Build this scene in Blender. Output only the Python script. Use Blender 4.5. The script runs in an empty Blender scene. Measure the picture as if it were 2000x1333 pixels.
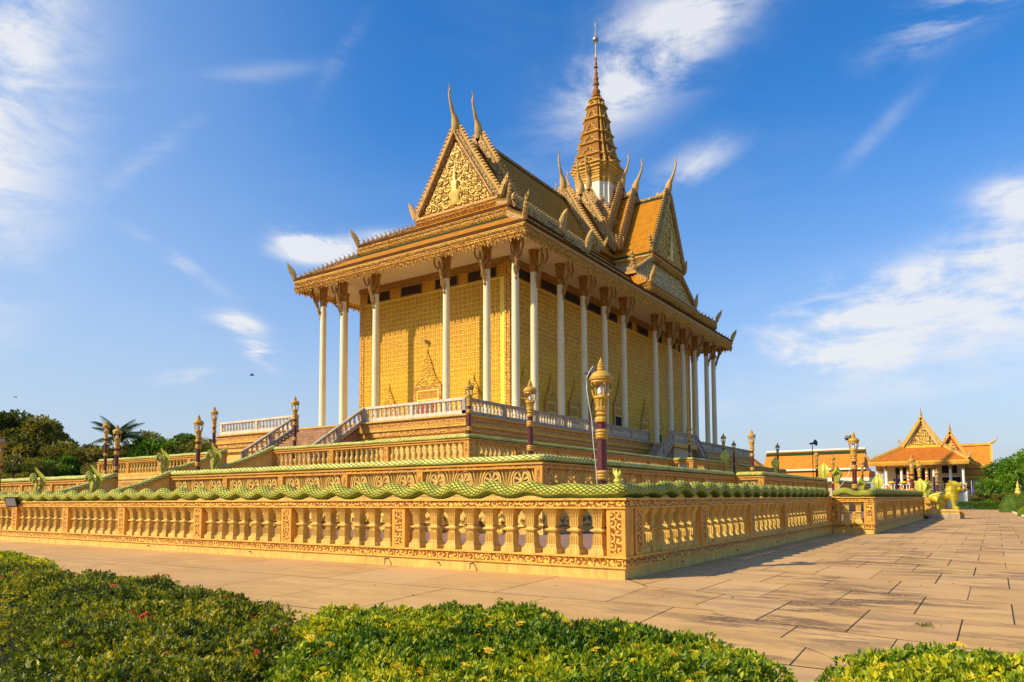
import bpy, math, random
import numpy as np
from mathutils import Vector, Matrix
random.seed(7)
rng = np.random.default_rng(7)
R = math.radians
scene = bpy.context.scene
C = scene.collection

# ------------------------------------------------------------------ camera
cd = bpy.data.cameras.new('camera')
cam = bpy.data.objects.new('camera', cd)
C.objects.link(cam)
r_ = Vector((0.8300, 0.5577, -0.0053)); f_ = Vector((-0.5563, 0.8287, 0.0608))
r_ = (r_ - f_ * r_.dot(f_)).normalized(); f_.normalize(); u_ = r_.cross(f_)
cam.matrix_world = Matrix(((r_.x, u_.x, -f_.x, 6.246), (r_.y, u_.y, -f_.y, -13.398), (r_.z, u_.z, -f_.z, 1.65), (0, 0, 0, 1)))
cd.sensor_width = 36; cd.lens = 25.224; cd.shift_y = 0.1117
cd.clip_start = 0.1; cd.clip_end = 3000
scene.camera = cam

# ------------------------------------------------------------------ light
SUN = Vector((-0.70, -1.0, 0.95)).normalized()      # towards the sun
sl = bpy.data.lights.new('sun', 'SUN'); sl.energy = 5.0; sl.angle = R(0.53); sl.color = (1.0, 0.86, 0.61)
so = bpy.data.objects.new('sun', sl); C.objects.link(so)
so.rotation_euler = SUN.to_track_quat('Z', 'Y').to_euler()
scene.view_settings.view_transform = 'Standard'
scene.view_settings.look = 'None'
scene.view_settings.exposure = 0.12
scene.view_settings.gamma = 1.0
scene.view_settings.use_curve_mapping = False

w = bpy.data.worlds.new('World'); scene.world = w; w.use_nodes = True
nt = w.node_tree; N = nt.nodes; L = nt.links
for n in list(N): N.remove(n)

class NB:
    """small node helper"""
    def __init__(s, tree): s.t = tree
    def n(s, typ, **kw):
        o = s.t.nodes.new(typ)
        for k, v in kw.items(): setattr(o, k, v)
        return o
    def put(s, sock, v):
        if hasattr(v, 'default_value') or hasattr(v, 'is_linked'): s.t.links.new(v, sock)
        elif v is not None: sock.default_value = v
    def math(s, op, a, b=None, c=None, clamp=False):
        o = s.n('ShaderNodeMath', operation=op, use_clamp=clamp)
        s.put(o.inputs[0], a)
        if b is not None: s.put(o.inputs[1], b)
        if c is not None: s.put(o.inputs[2], c)
        return o.outputs[0]
    def vmath(s, op, a, b=None, out=0, scale=None):
        o = s.n('ShaderNodeVectorMath', operation=op)
        s.put(o.inputs[0], a)
        if b is not None: s.put(o.inputs[1], b)
        if scale is not None: s.put(o.inputs['Scale'], scale)
        return o.outputs[out]
    def ramp(s, fac, stops, interp='LINEAR'):
        o = s.n('ShaderNodeValToRGB'); cr = o.color_ramp; cr.interpolation = interp
        while len(cr.elements) < len(stops): cr.elements.new(0.5)
        for e, (p, c) in zip(cr.elements, stops):
            e.position = p; e.color = tuple(c) + (1,) if len(c) == 3 else c
        s.put(o.inputs[0], fac); return o.outputs[0]
    def mix(s, fac, a, b, mode='MIX'):
        o = s.n('ShaderNodeMix', data_type='RGBA', blend_type=mode)
        s.put(o.inputs[0], fac)
        for i, v in ((6, a), (7, b)):
            if isinstance(v, (tuple, list)): v = tuple(v) + (1,) if len(v) == 3 else v
            s.put(o.inputs[i], v)
        return o.outputs[2]
    def noise(s, vec, scale, detail=4, rough=0.55, dist=0.0, out=0):
        o = s.n('ShaderNodeTexNoise'); s.put(o.inputs['Vector'], vec)
        o.inputs['Scale'].default_value = scale; o.inputs['Detail'].default_value = detail
        o.inputs['Roughness'].default_value = rough; o.inputs['Distortion'].default_value = dist
        return o.outputs[out]
    def mapr(s, v, a, b, c, d, smooth=False):
        o = s.n('ShaderNodeMapRange', interpolation_type='SMOOTHSTEP' if smooth else 'LINEAR')
        s.put(o.inputs[0], v)
        for i, q in enumerate((a, b, c, d)): o.inputs[i + 1].default_value = q
        return o.outputs[0]

b = NB(nt)
sky = b.n('ShaderNodeTexSky', sky_type='NISHITA', sun_disc=False)
sky.sun_elevation = math.asin(SUN.z); sky.sun_rotation = math.atan2(SUN.x, SUN.y)
sky.air_density = 1.0; sky.dust_density = 0.6; sky.ozone_density = 2.5; sky.altitude = 0
tc = b.n('ShaderNodeTexCoord'); dirv = b.vmath('NORMALIZE', tc.outputs['Generated'])
sep = b.n('ShaderNodeSeparateXYZ'); b.put(sep.inputs[0], dirv)
zz = b.math('MAXIMUM', sep.outputs[2], 0.02)
# clouds: soft patches of streaked noise on the sky sphere
comb = b.n('ShaderNodeCombineXYZ')
b.put(comb.inputs[0], b.math('MULTIPLY', sep.outputs[0], 1.0)); b.put(comb.inputs[1], b.math('MULTIPLY', sep.outputs[1], 1.0)); b.put(comb.inputs[2], b.math('MULTIPLY', sep.outputs[2], 2.2))
wisp = b.noise(comb.outputs[0], 5.0, 10, 0.62, 0.5)
streak_v = b.n('ShaderNodeMapping'); streak_v.inputs['Rotation'].default_value = (0.5, 0.5, 0.5); streak_v.inputs['Scale'].default_value = (1.2, 1.2, 4.2)
b.put(streak_v.inputs[0], dirv)
streak = b.noise(streak_v.outputs[0], 4.0, 9, 0.66, 0.6)
tex = b.math('ADD', b.math('MULTIPLY', wisp, 0.55), b.math('MULTIPLY', streak, 0.45))
CLOUDS = [  # direction, right-tilt angle, half length, half height, strength
    ((-0.333, 0.776, 0.536), 36, 0.11, 0.045, 0.85), ((-0.27, 0.79, 0.55), 36, 0.10, 0.035, 0.8), ((-0.375, 0.775, 0.505), 60, 0.045, 0.03, 0.7),
    ((-0.018, 0.861, 0.508), 12, 0.06, 0.022, 0.9),
    ((-0.176, 0.962, 0.210), 8, 0.085, 0.040, 1.5), ((-0.112, 0.967, 0.23), 10, 0.09, 0.035, 1.1), ((-0.025, 0.967, 0.255), 18, 0.13, 0.035, 1.0), ((-0.01, 0.975, 0.205), 8, 0.16, 0.030, 0.9), ((-0.12, 0.978, 0.17), 2, 0.22, 0.022, 0.7), ((-0.06, 0.985, 0.20), 6, 0.24, 0.045, 0.62, 1), ((0.0, 0.975, 0.25), 14, 0.16, 0.03, 0.5, 1), ((-0.1, 0.985, 0.135), 0, 0.3, 0.028, 0.5, 1), ((-0.34, 0.78, 0.53), 40, 0.14, 0.06, 0.3, 1), ((-0.87, 0.31, 0.37), 78, 0.26, 0.06, 0.45, 1),
    ((0.028, 0.944, 0.328), 10, 0.035, 0.025, 1.1), ((0.09, 0.96, 0.27), 18, 0.10, 0.04, 1.0),
    ((-0.712, 0.62, 0.327), -4, 0.042, 0.016, 2.0), ((-0.735, 0.60, 0.325), -4, 0.03, 0.014, 1.5), ((-0.655, 0.672, 0.345), 8, 0.04, 0.009, 1.2),
    ((-0.785, 0.582, 0.198), -62, 0.028, 0.015, 1.9), ((-0.80, 0.555, 0.228), -12, 0.028, 0.010, 1.5), ((-0.79, 0.57, 0.21), -50, 0.03, 0.012, 1.0), ((-0.82, 0.50, 0.29), -30, 0.05, 0.008, 0.7), ((-0.841, 0.517, 0.157), 14, 0.035, 0.008, 0.9),
    ((-0.302, 0.858, 0.415), 24, 0.05, 0.020, 0.75), ((-0.095, 0.90, 0.42), 40, 0.05, 0.010, 0.2),
    ((-0.72, 0.489, 0.493), 18, 0.11, 0.010, 0.2), ((-0.63, 0.57, 0.52), 60, 0.05, 0.009, 0.16), ((-0.80, 0.44, 0.40), 45, 0.06, 0.010, 0.35), ((-0.872, 0.30, 0.39), 78, 0.24, 0.030, 1.1), ((-0.86, 0.33, 0.36), 80, 0.20, 0.05, 0.45),
    ((-0.93, 0.1, 0.33), 70, 0.3, 0.10, 0.9), ((0.6, 0.7, 0.35), 15, 0.3, 0.07, 0.6), ((0.3, -0.8, 0.4), 10, 0.35, 0.08, 0.6), ((-0.75, -0.5, 0.42), 10, 0.3, 0.08, 0.5), ((0.85, -0.3, 0.3), 12, 0.3, 0.06, 0.6)]
tot = None; soft = None
for d, ang, lu, lv, st, *sf in CLOUDS:
    d = Vector(d).normalized(); h = Vector((d.y, -d.x, 0)).normalized(); v = h.cross(d)
    if v.z < 0: v = -v
    a = R(ang); uu = (h * math.cos(a) + v * math.sin(a)) / lu; vv = (v * math.cos(a) - h * math.sin(a)) / lv; ww = d
    off = b.vmath('SUBTRACT', dirv, tuple(d))
    x = b.vmath('DOT_PRODUCT', off, tuple(uu), out=1); y = b.vmath('DOT_PRODUCT', off, tuple(vv), out=1)
    q = b.math('ADD', b.math('MULTIPLY', x, x), b.math('MULTIPLY', y, y))
    m = b.math('MULTIPLY', b.math('EXPONENT', b.math('MULTIPLY', q, -1.0)), st)
    m = b.math('MULTIPLY', m, b.math('GREATER_THAN', b.vmath('DOT_PRODUCT', dirv, tuple(d), out=1), 0.0))
    if sf: soft = m if soft is None else b.math('ADD', soft, m)
    else: tot = m if tot is None else b.math('ADD', tot, m)
dens = b.math('MULTIPLY', tot, b.mapr(tex, 0.42, 0.62, 0.0, 1.25, True), clamp=True)
soft = b.math('MULTIPLY', soft, b.mapr(tex, 0.36, 0.62, 0.25, 1.1, True), clamp=True)
dens = b.math('SUBTRACT', 1.0, b.math('MULTIPLY', b.math('SUBTRACT', 1.0, dens), b.math('SUBTRACT', 1.0, soft)))
veil = b.mapr(b.noise(streak_v.outputs[0], 1.6, 6, 0.6, 0.3), 0.5, 0.8, 0.0, 0.07)
dens = b.math('MAXIMUM', dens, veil)
skyc = b.n('ShaderNodeHueSaturation'); skyc.inputs['Saturation'].default_value = 1.38; skyc.inputs['Value'].default_value = 1.95; skyc.inputs['Hue'].default_value = 0.506
b.put(skyc.inputs['Color'], sky.outputs[0])
hz = b.mapr(sep.outputs[2], 0.0, 0.48, 1.0, 0.0)
hz = b.math('MULTIPLY', b.math('POWER', hz, 1.45), 1.0)
base = b.mix(hz, skyc.outputs[0], (4.3, 4.9, 6.1))
# paler haze towards the sun's side of the sky
side = b.vmath('DOT_PRODUCT', dirv, (-0.95, -0.1, 0.25), out=1)
base = b.mix(b.mapr(side, 0.60, 1.03, 0.0, 0.5, True), base, (4.9, 6.2, 7.9))
col = b.mix(b.math('MULTIPLY', dens, 0.90), base, (7.9, 8.0, 8.3))
bg = b.n('ShaderNodeBackground'); b.put(bg.inputs[0], col); bg.inputs[1].default_value = 0.10
out = b.n('ShaderNodeOutputWorld'); L.new(bg.outputs[0], out.inputs[0])

# ------------------------------------------------------------------ materials
def newmat(name, rough=0.8, metal=0.0, spec=0.3):
    m = bpy.data.materials.new(name); m.use_nodes = True
    p = m.node_tree.nodes['Principled BSDF']
    p.inputs['Roughness'].default_value = rough; p.inputs['Metallic'].default_value = metal
    p.inputs['Specular IOR Level'].default_value = spec
    return m, NB(m.node_tree), p
def pos(b): return b.n('ShaderNodeNewGeometry').outputs['Position']
def bump(b, p, h, dist, strength=1.0):
    o = b.n('ShaderNodeBump'); b.put(o.inputs['Height'], h); o.inputs['Distance'].default_value = dist; o.inputs['Strength'].default_value = strength
    b.put(p.inputs['Normal'], o.outputs[0])
def plain(name, col, rough=0.8, var=0.18, scale=1.6, metal=0.0, dirt=None, dirt_amt=0.5, bmp=0.01, bscale=14, spec=0.3, streak=0.0):
    m, b, p = newmat(name, rough, metal, spec); P = pos(b)
    n1 = b.noise(P, scale, 6, 0.6)
    lo = tuple(c * (1 - var) for c in col); hi = tuple(min(1, c * (1 + var)) for c in col)
    c = b.ramp(n1, ((0.3, lo), (0.7, hi)))
    if dirt:
        n2 = b.noise(P, scale * 2.3, 8, 0.68)
        c = b.mix(b.mapr(n2, 0.52, 0.7, 0.0, dirt_amt), c, dirt)
        if streak:                     # rain runs and grime
            mp = b.n('ShaderNodeMapping'); mp.inputs['Scale'].default_value = (5.5, 5.5, 0.7); b.put(mp.inputs[0], P)
            c = b.mix(b.mapr(b.noise(mp.outputs[0], 1.0, 7, 0.7), 0.50, 0.72, 0.0, streak), c, tuple(q * .55 for q in dirt))
    b.put(p.inputs['Base Color'], c)
    if bmp: bump(b, p, b.noise(P, bscale, 6, 0.65), bmp)
    return m
def carved(name, lo, hi, scale=5.0, dist=0.03, rough=0.6, metal=0.0, K=34.0, rnd=0.55, mid=None):
    """scrollwork: spirals round scattered centres"""
    m, b, p = newmat(name, rough, metal, 0.4); P = pos(b)
    Pn = b.vmath('ADD', P, b.vmath('SCALE', b.noise(P, scale * 1.5, 2, 0.5, out=1), scale=0.05))
    vo = b.n('ShaderNodeTexVoronoi', feature='F1'); b.put(vo.inputs['Vector'], Pn)
    vo.inputs['Scale'].default_value = scale; vo.inputs['Randomness'].default_value = rnd
    d = b.vmath('SUBTRACT', Pn, vo.outputs['Position'])
    s = b.n('ShaderNodeSeparateXYZ'); b.put(s.inputs[0], d)
    ang = b.math('ARCTAN2', b.math('ADD', s.outputs[0], s.outputs[1]), s.outputs[2])
    h = b.math('SINE', b.math('ADD', ang, b.math('MULTIPLY', vo.outputs['Distance'], K)))
    lump = b.noise(P, scale * 7, 3, 0.6)
    h = b.math('ADD', b.math('MULTIPLY', h, 0.42), b.math('MULTIPLY', lump, 1.5))
    f = b.mapr(h, 0.1, 1.12, 0, 1, True)
    stops = ((0.0, lo), (0.55, mid or tuple((a + c) / 2 for a, c in zip(lo, hi))), (1.0, hi))
    c = b.ramp(f, stops)
    c = b.mix(b.mapr(b.noise(P, 0.9, 5, 0.6), 0.4, 0.7, 0, 0.25), c, lo)
    b.put(p.inputs['Base Color'], c); bump(b, p, f, dist)
    return m
M = {}
M['ochre'] = plain('ochre_render', (0.74, 0.43, 0.07), 0.75, 0.14, 1.1, dirt=(0.45, 0.20, 0.04), dirt_amt=0.5, streak=0.5, bmp=0.004)
M['sand'] = plain('sandstone', (0.69, 0.455, 0.11), 0.85, 0.14, 1.7, dirt=(0.42, 0.22, 0.06), dirt_amt=0.5, streak=0.55, bmp=0.006)
M['amber'] = plain('amber_paint', (0.64, 0.30, 0.035), 0.55, 0.15, 1.3, dirt=(0.36, 0.13, 0.03), dirt_amt=0.45, bmp=0.004)
M['frieze'] = carved('carved_frieze', (0.34, 0.06, 0.008), (0.94, 0.56, 0.08), 6.4, 0.05, 0.5, 0, 11.0, 0.45, (0.72, 0.27, 0.04))
M['frieze_far'] = carved('carved_frieze_far', (0.46, 0.14, 0.02), (0.84, 0.47, 0.09), 4.2, 0.05, 0.55, 0, 10.0, 0.5)
M['pedcarve'] = carved('pediment_carving', (0.40, 0.15, 0.006), (0.98, 0.56, 0.03), 4.5, 0.06, 0.5, 0, 9, 0.5)
M['gold'] = carved('gilt_carving', (0.22, 0.06, 0.006), (0.95, 0.64, 0.13), 2.3, 0.10, 0.42, 0.0, 9)
M['gold_fine'] = carved('gilt_fringe', (0.36, 0.12, 0.006), (0.98, 0.54, 0.07), 4.2, 0.05, 0.42, 0.0, 9, 0.5)  # dark and bright tones put lit and shaded relief into the colour
M['gilt'] = plain('gilt', (0.88, 0.56, 0.12), 0.36, 0.25, 2.5, metal=0.1, dirt=(0.45, 0.22, 0.04), dirt_amt=0.6, bmp=0.02)
M['spiregilt'] = plain('spire_gilt', (0.62, 0.34, 0.05), 0.7, 0.3, 1.5, dirt=(0.34, 0.15, 0.04), dirt_amt=0.7, bmp=0.02)
M['lampgold'] = plain('lamp_gold', (0.60, 0.34, 0.05), 0.45, 0.25, 5, metal=0.1, dirt=(0.30, 0.16, 0.05), dirt_amt=0.7, bmp=0.01, bscale=30)
M['maroon'] = plain('maroon_paint', (0.115, 0.022, 0.022), 0.45, 0.2, 5, dirt=(0.25, 0.12, 0.10), dirt_amt=0.25, bmp=0.002)
M['cream'] = plain('cream_render', (0.84, 0.70, 0.40), 0.65, 0.06, 0.6, dirt=(0.60, 0.44, 0.25), dirt_amt=0.25, streak=0.22, bmp=0.003)
M['soffit'] = plain('white_soffit', (0.80, 0.64, 0.42), 0.8, 0.05, 0.4, bmp=0.0)
M['white'] = plain('white_render', (0.84, 0.77, 0.58), 0.7, 0.06, 0.8, dirt=(0.5, 0.42, 0.3), dirt_amt=0.2, bmp=0.003)
M['crest'] = plain('weathered_crest', (0.62, 0.37, 0.11), 0.85, 0.2, 2.2, dirt=(0.26, 0.14, 0.08), dirt_amt=0.6, bmp=0.05, bscale=9)
M['crestcarve'] = carved('carved_crest', (0.20, 0.09, 0.025), (0.74, 0.45, 0.15), 3.0, 0.08, 0.8, 0, 8)
M['brown'] = plain('brown_eave', (0.12, 0.045, 0.012), 0.95, spec=0.03, var=0.2, scale=1.5, dirt=(0.05, 0.02, 0.01), dirt_amt=0.4)
M['capital'] = plain('umber_gilt', (0.40, 0.20, 0.045), 0.6, 0.3, 4, dirt=(0.16, 0.075, 0.02), dirt_amt=0.6, bmp=0.03, bscale=16)
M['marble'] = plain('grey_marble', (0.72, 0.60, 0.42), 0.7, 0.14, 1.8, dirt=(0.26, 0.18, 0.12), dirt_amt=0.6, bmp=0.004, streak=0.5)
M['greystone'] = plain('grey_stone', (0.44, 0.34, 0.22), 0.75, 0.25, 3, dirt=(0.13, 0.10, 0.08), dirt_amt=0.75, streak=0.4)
M['brickstep'] = plain('brick_step', (0.42, 0.22, 0.11), 0.85, 0.25, 2.5, dirt=(0.2, 0.11, 0.07), dirt_amt=0.6)
def step_mat():
    m, b, p = newmat('brick_steps', 0.85, 0, 0.25); P = pos(b)
    s_ = b.n('ShaderNodeSeparateXYZ'); b.put(s_.inputs[0], P); cb = b.n('ShaderNodeCombineXYZ'); b.put(cb.inputs[0], s_.outputs[0]); b.put(cb.inputs[1], s_.outputs[2])
    br = b.n('ShaderNodeTexBrick'); b.put(br.inputs['Vector'], cb.outputs[0]); br.inputs['Scale'].default_value = 1.0; br.inputs['Brick Width'].default_value = 0.62; br.inputs['Row Height'].default_value = 0.183; br.inputs['Mortar Size'].default_value = 0.012
    br.inputs['Color1'].default_value = (0.50, 0.27, 0.13, 1); br.inputs['Color2'].default_value = (0.34, 0.17, 0.085, 1); br.inputs['Mortar'].default_value = (0.16, 0.08, 0.04, 1)
    c = b.mix(b.mapr(b.noise(P, 2.5, 6, 0.65), 0.45, 0.7, 0, 0.6), br.outputs[0], (0.18, 0.10, 0.06)); b.put(p.inputs['Base Color'], c); return m
M['brickstep'] = step_mat()
M['black'] = plain('black_metal', (0.012, 0.012, 0.014), 0.45, 0.1, 3, bmp=0)
M['glass'] = plain('lamp_glass', (0.8, 0.78, 0.7), 0.15, 0.02, 3, bmp=0, spec=0.6)
M['lens'] = plain('floodlight_lens', (0.28, 0.30, 0.31), 0.15, 0.1, 9, bmp=0, spec=0.8)
M['cable'] = plain('white_cable', (0.7, 0.66, 0.6), 0.5, 0.1, 3, bmp=0)
M['liongold'] = plain('lion_gold', (0.58, 0.44, 0.03), 0.33, 0.2, 2.2, metal=0.15, dirt=(0.32, 0.2, 0.02), dirt_amt=0.6, bmp=0.012, bscale=9)
M['door'] = plain('carved_door', (0.30, 0.065, 0.02), 0.6, 0.3, 6, bmp=0.03)
M['dark'] = plain('dark_opening', (0.02, 0.014, 0.01), 0.8, 0.2, 2, bmp=0)
M['louvre'] = plain('dark_louvre', (0.07, 0.04, 0.02), 0.7, 0.2, 2, bmp=0)
M['naga'] = plain('naga_green', (0.42, 0.42, 0.05), 0.4, 0.35, 4, dirt=(0.10, 0.15, 0.03), dirt_amt=0.8, bmp=0.03, bscale=12)
M['hood'] = plain('naga_hood', (0.58, 0.55, 0.07), 0.4, 0.2, 3, dirt=(0.16, 0.24, 0.05), dirt_amt=0.5, bmp=0.01)
M['orangetrim'] = plain('orange_cloth', (0.72, 0.20, 0.01), 0.8, 0.15, 2, bmp=0)
M['yellowtrim'] = plain('yellow_paint', (0.80, 0.52, 0.03), 0.7, 0.15, 2, bmp=0)
M['red'] = plain('red_paint', (0.55, 0.06, 0.03), 0.7, 0.15, 2, bmp=0)
M['purple'] = plain('purple_cloth', (0.10, 0.03, 0.42), 0.8, 0.15, 2, bmp=0)
M['bark'] = plain('bark', (0.13, 0.085, 0.05), 0.9, 0.3, 5, bmp=0.03)
M['soil'] = plain('soil', (0.09, 0.055, 0.03), 0.95, 0.3, 1.5)
M['joint'] = plain('dark_joint', (0.045, 0.028, 0.018), 0.95, 0.3, 2)
M['earth'] = plain('earth_and_grass', (0.10, 0.12, 0.035), 0.95, 0.35, 0.25, dirt=(0.22, 0.15, 0.08), dirt_amt=0.6)
M['peach'] = plain('peach_wall', (0.66, 0.46, 0.26), 0.8, 0.1, 1.0)
M['steel'] = plain('pipe_metal', (0.35, 0.28, 0.2), 0.45, 0.2, 6, metal=0.5)

def bird_mat():
    return plain('bird_feathers', (0.03, 0.03, 0.035), 0.8, 0.1, 3, bmp=0)
def roof_tiles(name, col, dark, rows=5.0):
    m, b, p = newmat(name, 0.7, 0, 0.15); P = pos(b)
    s = b.n('ShaderNodeSeparateXYZ'); b.put(s.inputs[0], P)
    row = b.math('FRACT', b.math('MULTIPLY', s.outputs[2], rows))
    # running direction: x + y (each slope varies in one of them only)
    par = b.math('MULTIPLY', b.math('FLOOR', b.math('MULTIPLY', s.outputs[2], rows)), 0.5)
    cu = b.math('FRACT', b.math('ADD', b.math('MULTIPLY', b.math('ADD', s.outputs[0], s.outputs[1]), 3.6), par))
    h = b.math('ADD', b.math('MULTIPLY', b.math('SUBTRACT', 1.0, row), 0.8), b.math('MULTIPLY', b.math('SINE', b.math('MULTIPLY', cu, math.pi)), 0.5))
    n1 = b.noise(P, 1.3, 7, 0.7); n2 = b.noise(P, 11.0, 3, 0.7)
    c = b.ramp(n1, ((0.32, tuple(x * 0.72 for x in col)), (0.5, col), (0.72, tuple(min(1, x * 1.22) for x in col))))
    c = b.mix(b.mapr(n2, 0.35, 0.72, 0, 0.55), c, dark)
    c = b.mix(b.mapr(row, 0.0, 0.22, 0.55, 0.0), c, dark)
    b.put(p.inputs['Base Color'], c); bump(b, p, h, 0.05)
    return m
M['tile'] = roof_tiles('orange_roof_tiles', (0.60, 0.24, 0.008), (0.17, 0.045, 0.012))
M['tile_pale'] = roof_tiles('pale_orange_roof_tiles', (0.78, 0.28, 0.03), (0.5, 0.15, 0.02))
M['tile_terra'] = roof_tiles('terracotta_tiles', (0.56, 0.17, 0.02), (0.30, 0.09, 0.02))
M['tile_green'] = roof_tiles('green_roof_tiles', (0.028, 0.055, 0.010), (0.015, 0.035, 0.01))
M['tile_spire'] = roof_tiles('spire_scales', (0.40, 0.16, 0.03), (0.18, 0.06, 0.015), 7)

def tile_gold():
    m, b, p = newmat('gilt_wall_tile', 0.45, 0.0, 0.4); P = pos(b)
    s = b.n('ShaderNodeSeparateXYZ'); b.put(s.inputs[0], P)
    vo = b.n('ShaderNodeTexVoronoi', feature='F1'); b.put(vo.inputs['Vector'], P); vo.inputs['Scale'].default_value = 4.6; vo.inputs['Randomness'].default_value = 0.35
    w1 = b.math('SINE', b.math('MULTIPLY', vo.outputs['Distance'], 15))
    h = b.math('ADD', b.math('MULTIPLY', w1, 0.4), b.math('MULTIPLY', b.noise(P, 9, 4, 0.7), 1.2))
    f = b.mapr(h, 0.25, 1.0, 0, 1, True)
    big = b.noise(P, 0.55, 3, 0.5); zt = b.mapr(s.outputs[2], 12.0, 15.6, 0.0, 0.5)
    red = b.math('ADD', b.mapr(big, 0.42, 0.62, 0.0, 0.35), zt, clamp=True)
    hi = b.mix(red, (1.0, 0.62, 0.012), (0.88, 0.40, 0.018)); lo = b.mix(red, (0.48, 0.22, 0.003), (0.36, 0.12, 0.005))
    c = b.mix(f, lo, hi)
    b.put(p.inputs['Base Color'], c); bump(b, p, f, 0.03)
    return m
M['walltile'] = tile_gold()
M['wallgrout'] = plain('gilt_joint', (1.0, 0.66, 0.07), 0.6, 0.12, 1.0, bmp=0.005)

def scales_mat(nm, ku, kv, lw, cols):
    m, b, p = newmat(nm, 0.6, 0, 0.25)
    tc = b.n('ShaderNodeTexCoord'); s = b.n('ShaderNodeSeparateXYZ'); b.put(s.inputs[0], tc.outputs['UV'])
    u, v = s.outputs[0], s.outputs[1]            # metres along the body, 0..1 round it
    a = b.math('MULTIPLY', u, ku); c = b.math('MULTIPLY', v, kv)
    e = None
    for sg in ('ADD', 'SUBTRACT'):
        q = b.math('ABSOLUTE', b.math('SUBTRACT', b.math('FRACT', b.math(sg, a, c)), 0.5))
        e = q if e is None else b.math('MAXIMUM', e, q)
    line = b.mapr(e, lw, 0.48, 0.0, 1.0, True)
    P = pos(b)
    top = b.ramp(b.noise(P, 3.0, 6, 0.65), cols)
    top = b.mix(line, top, (0.05, 0.10, 0.015))
    # belly band: plates across the body, with a pale rib above it
    vb = b.math('ABSOLUTE', b.math('SUBTRACT', v, 0.79))
    plate = b.math('ABSOLUTE', b.math('SUBTRACT', b.math('FRACT', b.math('MULTIPLY', u, 11.0)), 0.5))
    bel = b.mix(b.mapr(plate, 0.40, 0.48, 0, 1), (0.14, 0.20, 0.03), (0.04, 0.07, 0.02))
    isb = b.math('LESS_THAN', vb, 0.125)
    rib = b.math('MULTIPLY', b.math('GREATER_THAN', vb, 0.125), b.math('LESS_THAN', vb, 0.155))
    colr = b.mix(isb, top, bel); colr = b.mix(rib, colr, (0.44, 0.45, 0.09))
    colr = b.mix(b.mapr(b.noise(P, 1.1, 6, 0.7), 0.55, 0.75, 0, 0.55), colr, (0.12, 0.17, 0.06))
    b.put(p.inputs['Base Color'], colr)
    h = b.math('MULTIPLY', b.math('SUBTRACT', 1.0, line), b.math('SUBTRACT', 1.0, isb))
    h = b.math('ADD', h, b.math('ADD', b.math('MULTIPLY', isb, b.math('MULTIPLY', b.math('LESS_THAN', plate, 0.43), 0.8)), rib))
    bump(b, p, h, 0.035)
    return m
M['scales'] = scales_mat('naga_scales', 6.5, 11.0, 0.33, ((0.3, (0.34, 0.36, 0.03)), (0.5, (0.56, 0.52, 0.05)), (0.72, (0.78, 0.70, 0.10))))
M['scales_far'] = scales_mat('naga_scales_far', 3.4, 7.0, 0.37, ((0.3, (0.50, 0.50, 0.08)), (0.5, (0.80, 0.74, 0.16)), (0.72, (0.95, 0.88, 0.28))))

def paving_mat():
    m, b, p = newmat('sandstone_paving', 0.8, 0, 0.3); P = pos(b)
    c = b.ramp(b.noise(P, 0.7, 6, 0.6), ((0.3, (0.58, 0.33, 0.10)), (0.5, (0.67, 0.39, 0.125)), (0.7, (0.73, 0.44, 0.155))))
    fine = b.noise(P, 30, 5, 0.7); c = b.mix(b.mapr(fine, 0.35, 0.75, 0, 0.3), c, (0.42, 0.24, 0.12))
    mp = b.n('ShaderNodeMapping'); mp.inputs['Scale'].default_value = (0.42, 1.5, 1); mp.inputs['Rotation'].default_value = (0, 0, R(14)); b.put(mp.inputs[0], P)
    st = b.noise(mp.outputs[0], 1.3, 10, 0.72); area = b.noise(P, 0.35, 3, 0.5)
    s = b.n('ShaderNodeSeparateXYZ'); b.put(s.inputs[0], P)
    amt = b.math('MULTIPLY', b.mapr(st, 0.445, 0.55, 0, 1, True), b.mapr(area, 0.40, 0.56, 0.10, 1.0))
    amt = b.math('MULTIPLY', amt, b.mapr(s.outputs[0], 0.0, 3.0, 0.3, 1.0))
    amt = b.math('MULTIPLY', amt, b.mapr(b.noise(P, 14, 4, 0.7), 0.35, 0.6, 0.55, 1.0))
    c = b.mix(amt, c, (0.10, 0.055, 0.03))
    scr = b.n('ShaderNodeMapping'); scr.inputs['Scale'].default_value = (1.2, 14, 1); scr.inputs['Rotation'].default_value = (0, 0, R(20)); b.put(scr.inputs[0], P)
    c = b.mix(b.mapr(b.noise(scr.outputs[0], 1.3, 5, 0.7), 0.68, 0.78, 0, 0.5), c, (0.2, 0.11, 0.06))
    b.put(p.inputs['Base Color'], c); bump(b, p, b.math('ADD', fine, b.math('MULTIPLY', st, 1.5)), 0.006)
    oi = b.n('ShaderNodeObjectInfo')
    c2 = b.mix(b.mapr(oi.outputs['Random'], 0, 1, 0.0, 0.42), c, (0.46, 0.25, 0.10)); c2 = b.mix(b.mapr(b.math('FRACT', b.math('MULTIPLY', oi.outputs['Random'], 7.3)), 0.6, 1, 0.0, 0.35), c2, (0.70, 0.44, 0.20)); b.put(p.inputs['Base Color'], c2)
    return m
M['paving'] = paving_mat()
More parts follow.
